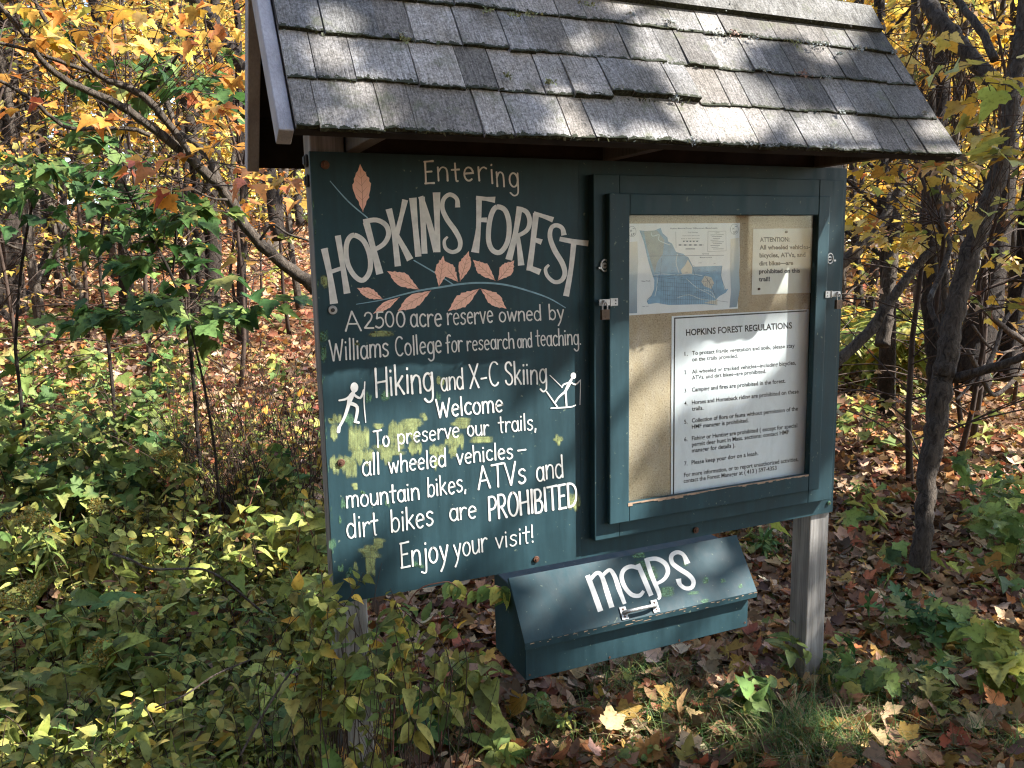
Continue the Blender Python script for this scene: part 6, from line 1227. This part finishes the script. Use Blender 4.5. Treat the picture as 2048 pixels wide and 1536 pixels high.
# low leafy ground cover filling under the left shrubs
L = Leaves()
for i in range(3000):
    px, py = rng.uniform(-120, 760), rng.uniform(820, 1536); hh = rng.uniform(.05, .28); p = TOP(px, py, hh)
    if p[1] < -1.2: continue
    a = rng.uniform(0, 6.28); L.add(p, (math.cos(a), math.sin(a), rng.uniform(-.4, .3)), UP + rng.normal(0, .45, 3), rng.uniform(.03, .075), pick({'olive': 4, 'fresh': 1, 'ygreen': 1.2, 'litter': 1.8, 'yellow': .25}))
tag(L.build("ground_cover", OVAL, M['leaf_under']), "tangled low leaves under the shrubs of the left foreground", "ground cover", kind="stuff")
# grass
V, F, C = [], [], []
def blade(p, h, az, ln, w_, c):
    d = np.array([math.cos(az), math.sin(az), 0]); s = np.array([-d[1], d[0], 0]); b0 = len(V)
    for i in range(5):
        t = i / 4; q = p + d * ln * t * t + UP * h * (t - .38 * t ** 3 * (ln / h if ln < h else 1.2)); ww = w_ * (1 - t * .92)
        V.append(q - s * ww); V.append(q + s * ww); C.append(c); C.append(c)
    for i in range(4): F.append((b0 + 2 * i, b0 + 2 * i + 1, b0 + 2 * i + 3, b0 + 2 * i + 2))
def tuftg(px, py, n, h, spr):
    c = G(px, py)
    for i in range(int(n * 1.5)):
        q = c + rng.normal(0, spr, 3) * [1, 1, 0]; q[2] = g(q[0], q[1]); cc = pick({'green': 3, 'fresh': 1.2, 'olive': 1}) if rng.random() < .85 else np.array([.30, .24, .12])
        blade(q, h * rng.uniform(.5, 1.1), rng.uniform(0, 6.28), h * rng.uniform(.3, 1.3), rng.uniform(.0016, .003), cc)
for px, py, n, h, sp_ in [(1600, 1490, 260, .20, .07), (1680, 1520, 200, .18, .08), (1290, 1380, 220, .15, .10), (1350, 1470, 200, .15, .10), (1250, 1360, 150, .14, .08), (1560, 1530, 160, .2, .08), (1690, 1400, 150, .16, .08), (1780, 1420, 120, .14, .10), (1900, 1480, 150, .13, .12), (1450, 1520, 160, .15, .1), (1840, 1340, 110, .13, .12), (1200, 1480, 110, .13, .12), (1650, 1380, 120, .2, .06), (1960, 1420, 100, .12, .12), (2020, 1520, 120, .14, .1), (1540, 1100, 120, .16, .10), (1730, 1130, 60, .12, .1), (1080, 1500, 100, .12, .12), (900, 1510, 100, .14, .12), (650, 1520, 80, .16, .1)]: tuftg(px, py, n, h, sp_)
for i in range(1500):
    p = G(rng.uniform(1000, 2100), rng.uniform(1180, 1560)); blade(p, rng.uniform(.04, .10), rng.uniform(0, 6.28), rng.uniform(.03, .12), .0016, pick({'green': 2, 'olive': 2, 'litter': 1}))
for i in range(40):
    p = G(rng.uniform(1450, 1700), rng.uniform(1340, 1420)); blade(p, rng.uniform(.08, .16), rng.uniform(2.4, 3.8) , rng.uniform(.2, .35), .0013, np.array([.36, .27, .14]))
gm = mesh_np("grass", V, np.array(F), M['leaf_under'], None, np.array(C)); tag(gm, "thin green and straw coloured grass in the right foreground", "grass", kind="stuff")
# sticks, stone
for lab, pts, wd, dd in [("pale stick lying in the litter under the maps box", [(1275, 1322), (1310, 1312), (1362, 1304)], 8, None), ("thin crooked fallen branch on the woods floor at the right", [(1910, 1068), (1935, 1055), (1985, 1095), (2030, 1130), (2070, 1150)], 9, None), ("short dark root arching out of the litter below the maps box", [(1222, 1395), (1240, 1378), (1262, 1378), (1275, 1390)], 6, None), ("grey stick on the ground below the left post", [(520, 1505), (600, 1488), (680, 1465)], 10, None)]:
    q = [np.array([*(G(px, py) + UP * (.015 + (.02 if i in (1,) else 0))), wd * np.linalg.norm(G(px, py) - CAM) / FPX / 2]) for i, (px, py) in enumerate(pts)]
    hand_tree("fallen_stick", lab, [smooth_pts(q, 5)], M['deadwood'], "stick", ground_first=False, part="wood")
for lab, pts, wd, dd in [("bare pale arching twig over the lower left shrubs", [(225, 1108), (262, 1120), (300, 1138), (350, 1138), (410, 1140), (455, 1165), (490, 1195), (525, 1225)], 5, 2.35), ("bare leaning twig rising from the bottom left", [(480, 1512), (520, 1440), (560, 1375), (590, 1330), (612, 1285)], 5, 2.0), ("reddish bare cane low in the lower left shrubs", [(310, 1415), (370, 1390), (430, 1350), (500, 1320)], 4, 2.1)]:
    q = px_limb([(a, b_, wd) for a, b_ in pts], dd, dd + .15, .003); hand_tree("bare_twig", lab, [q], M['deadwood'], "twig", ground_first=False, part="wood")
c = G(1782, 1208); b = MB(); nn2 = 9
vs = []
for j in range(5):
    for i in range(nn2):
        a = 6.283 * i / nn2; rr = math.sin(.25 + j * .33) * (1 + .25 * math.sin(3 * a + j)); vs.append((.055 * rr * math.cos(a), .032 * rr * math.sin(a), .028 * math.cos(j * .4) - .004))
b.add(vs, [(j * nn2 + i, j * nn2 + (i + 1) % nn2, (j + 1) * nn2 + (i + 1) % nn2, (j + 1) * nn2 + i)[::-1] for j in range(4) for i in range(nn2)] + [tuple(range(nn2))])
st = b.build("stone", flat('pale_stone', (.34, .33, .31), .9, var=.3, scale=40)); st.location = tuple(c + UP * .008); tag(st, "pale grey stone in the litter right of the right post", "stone")
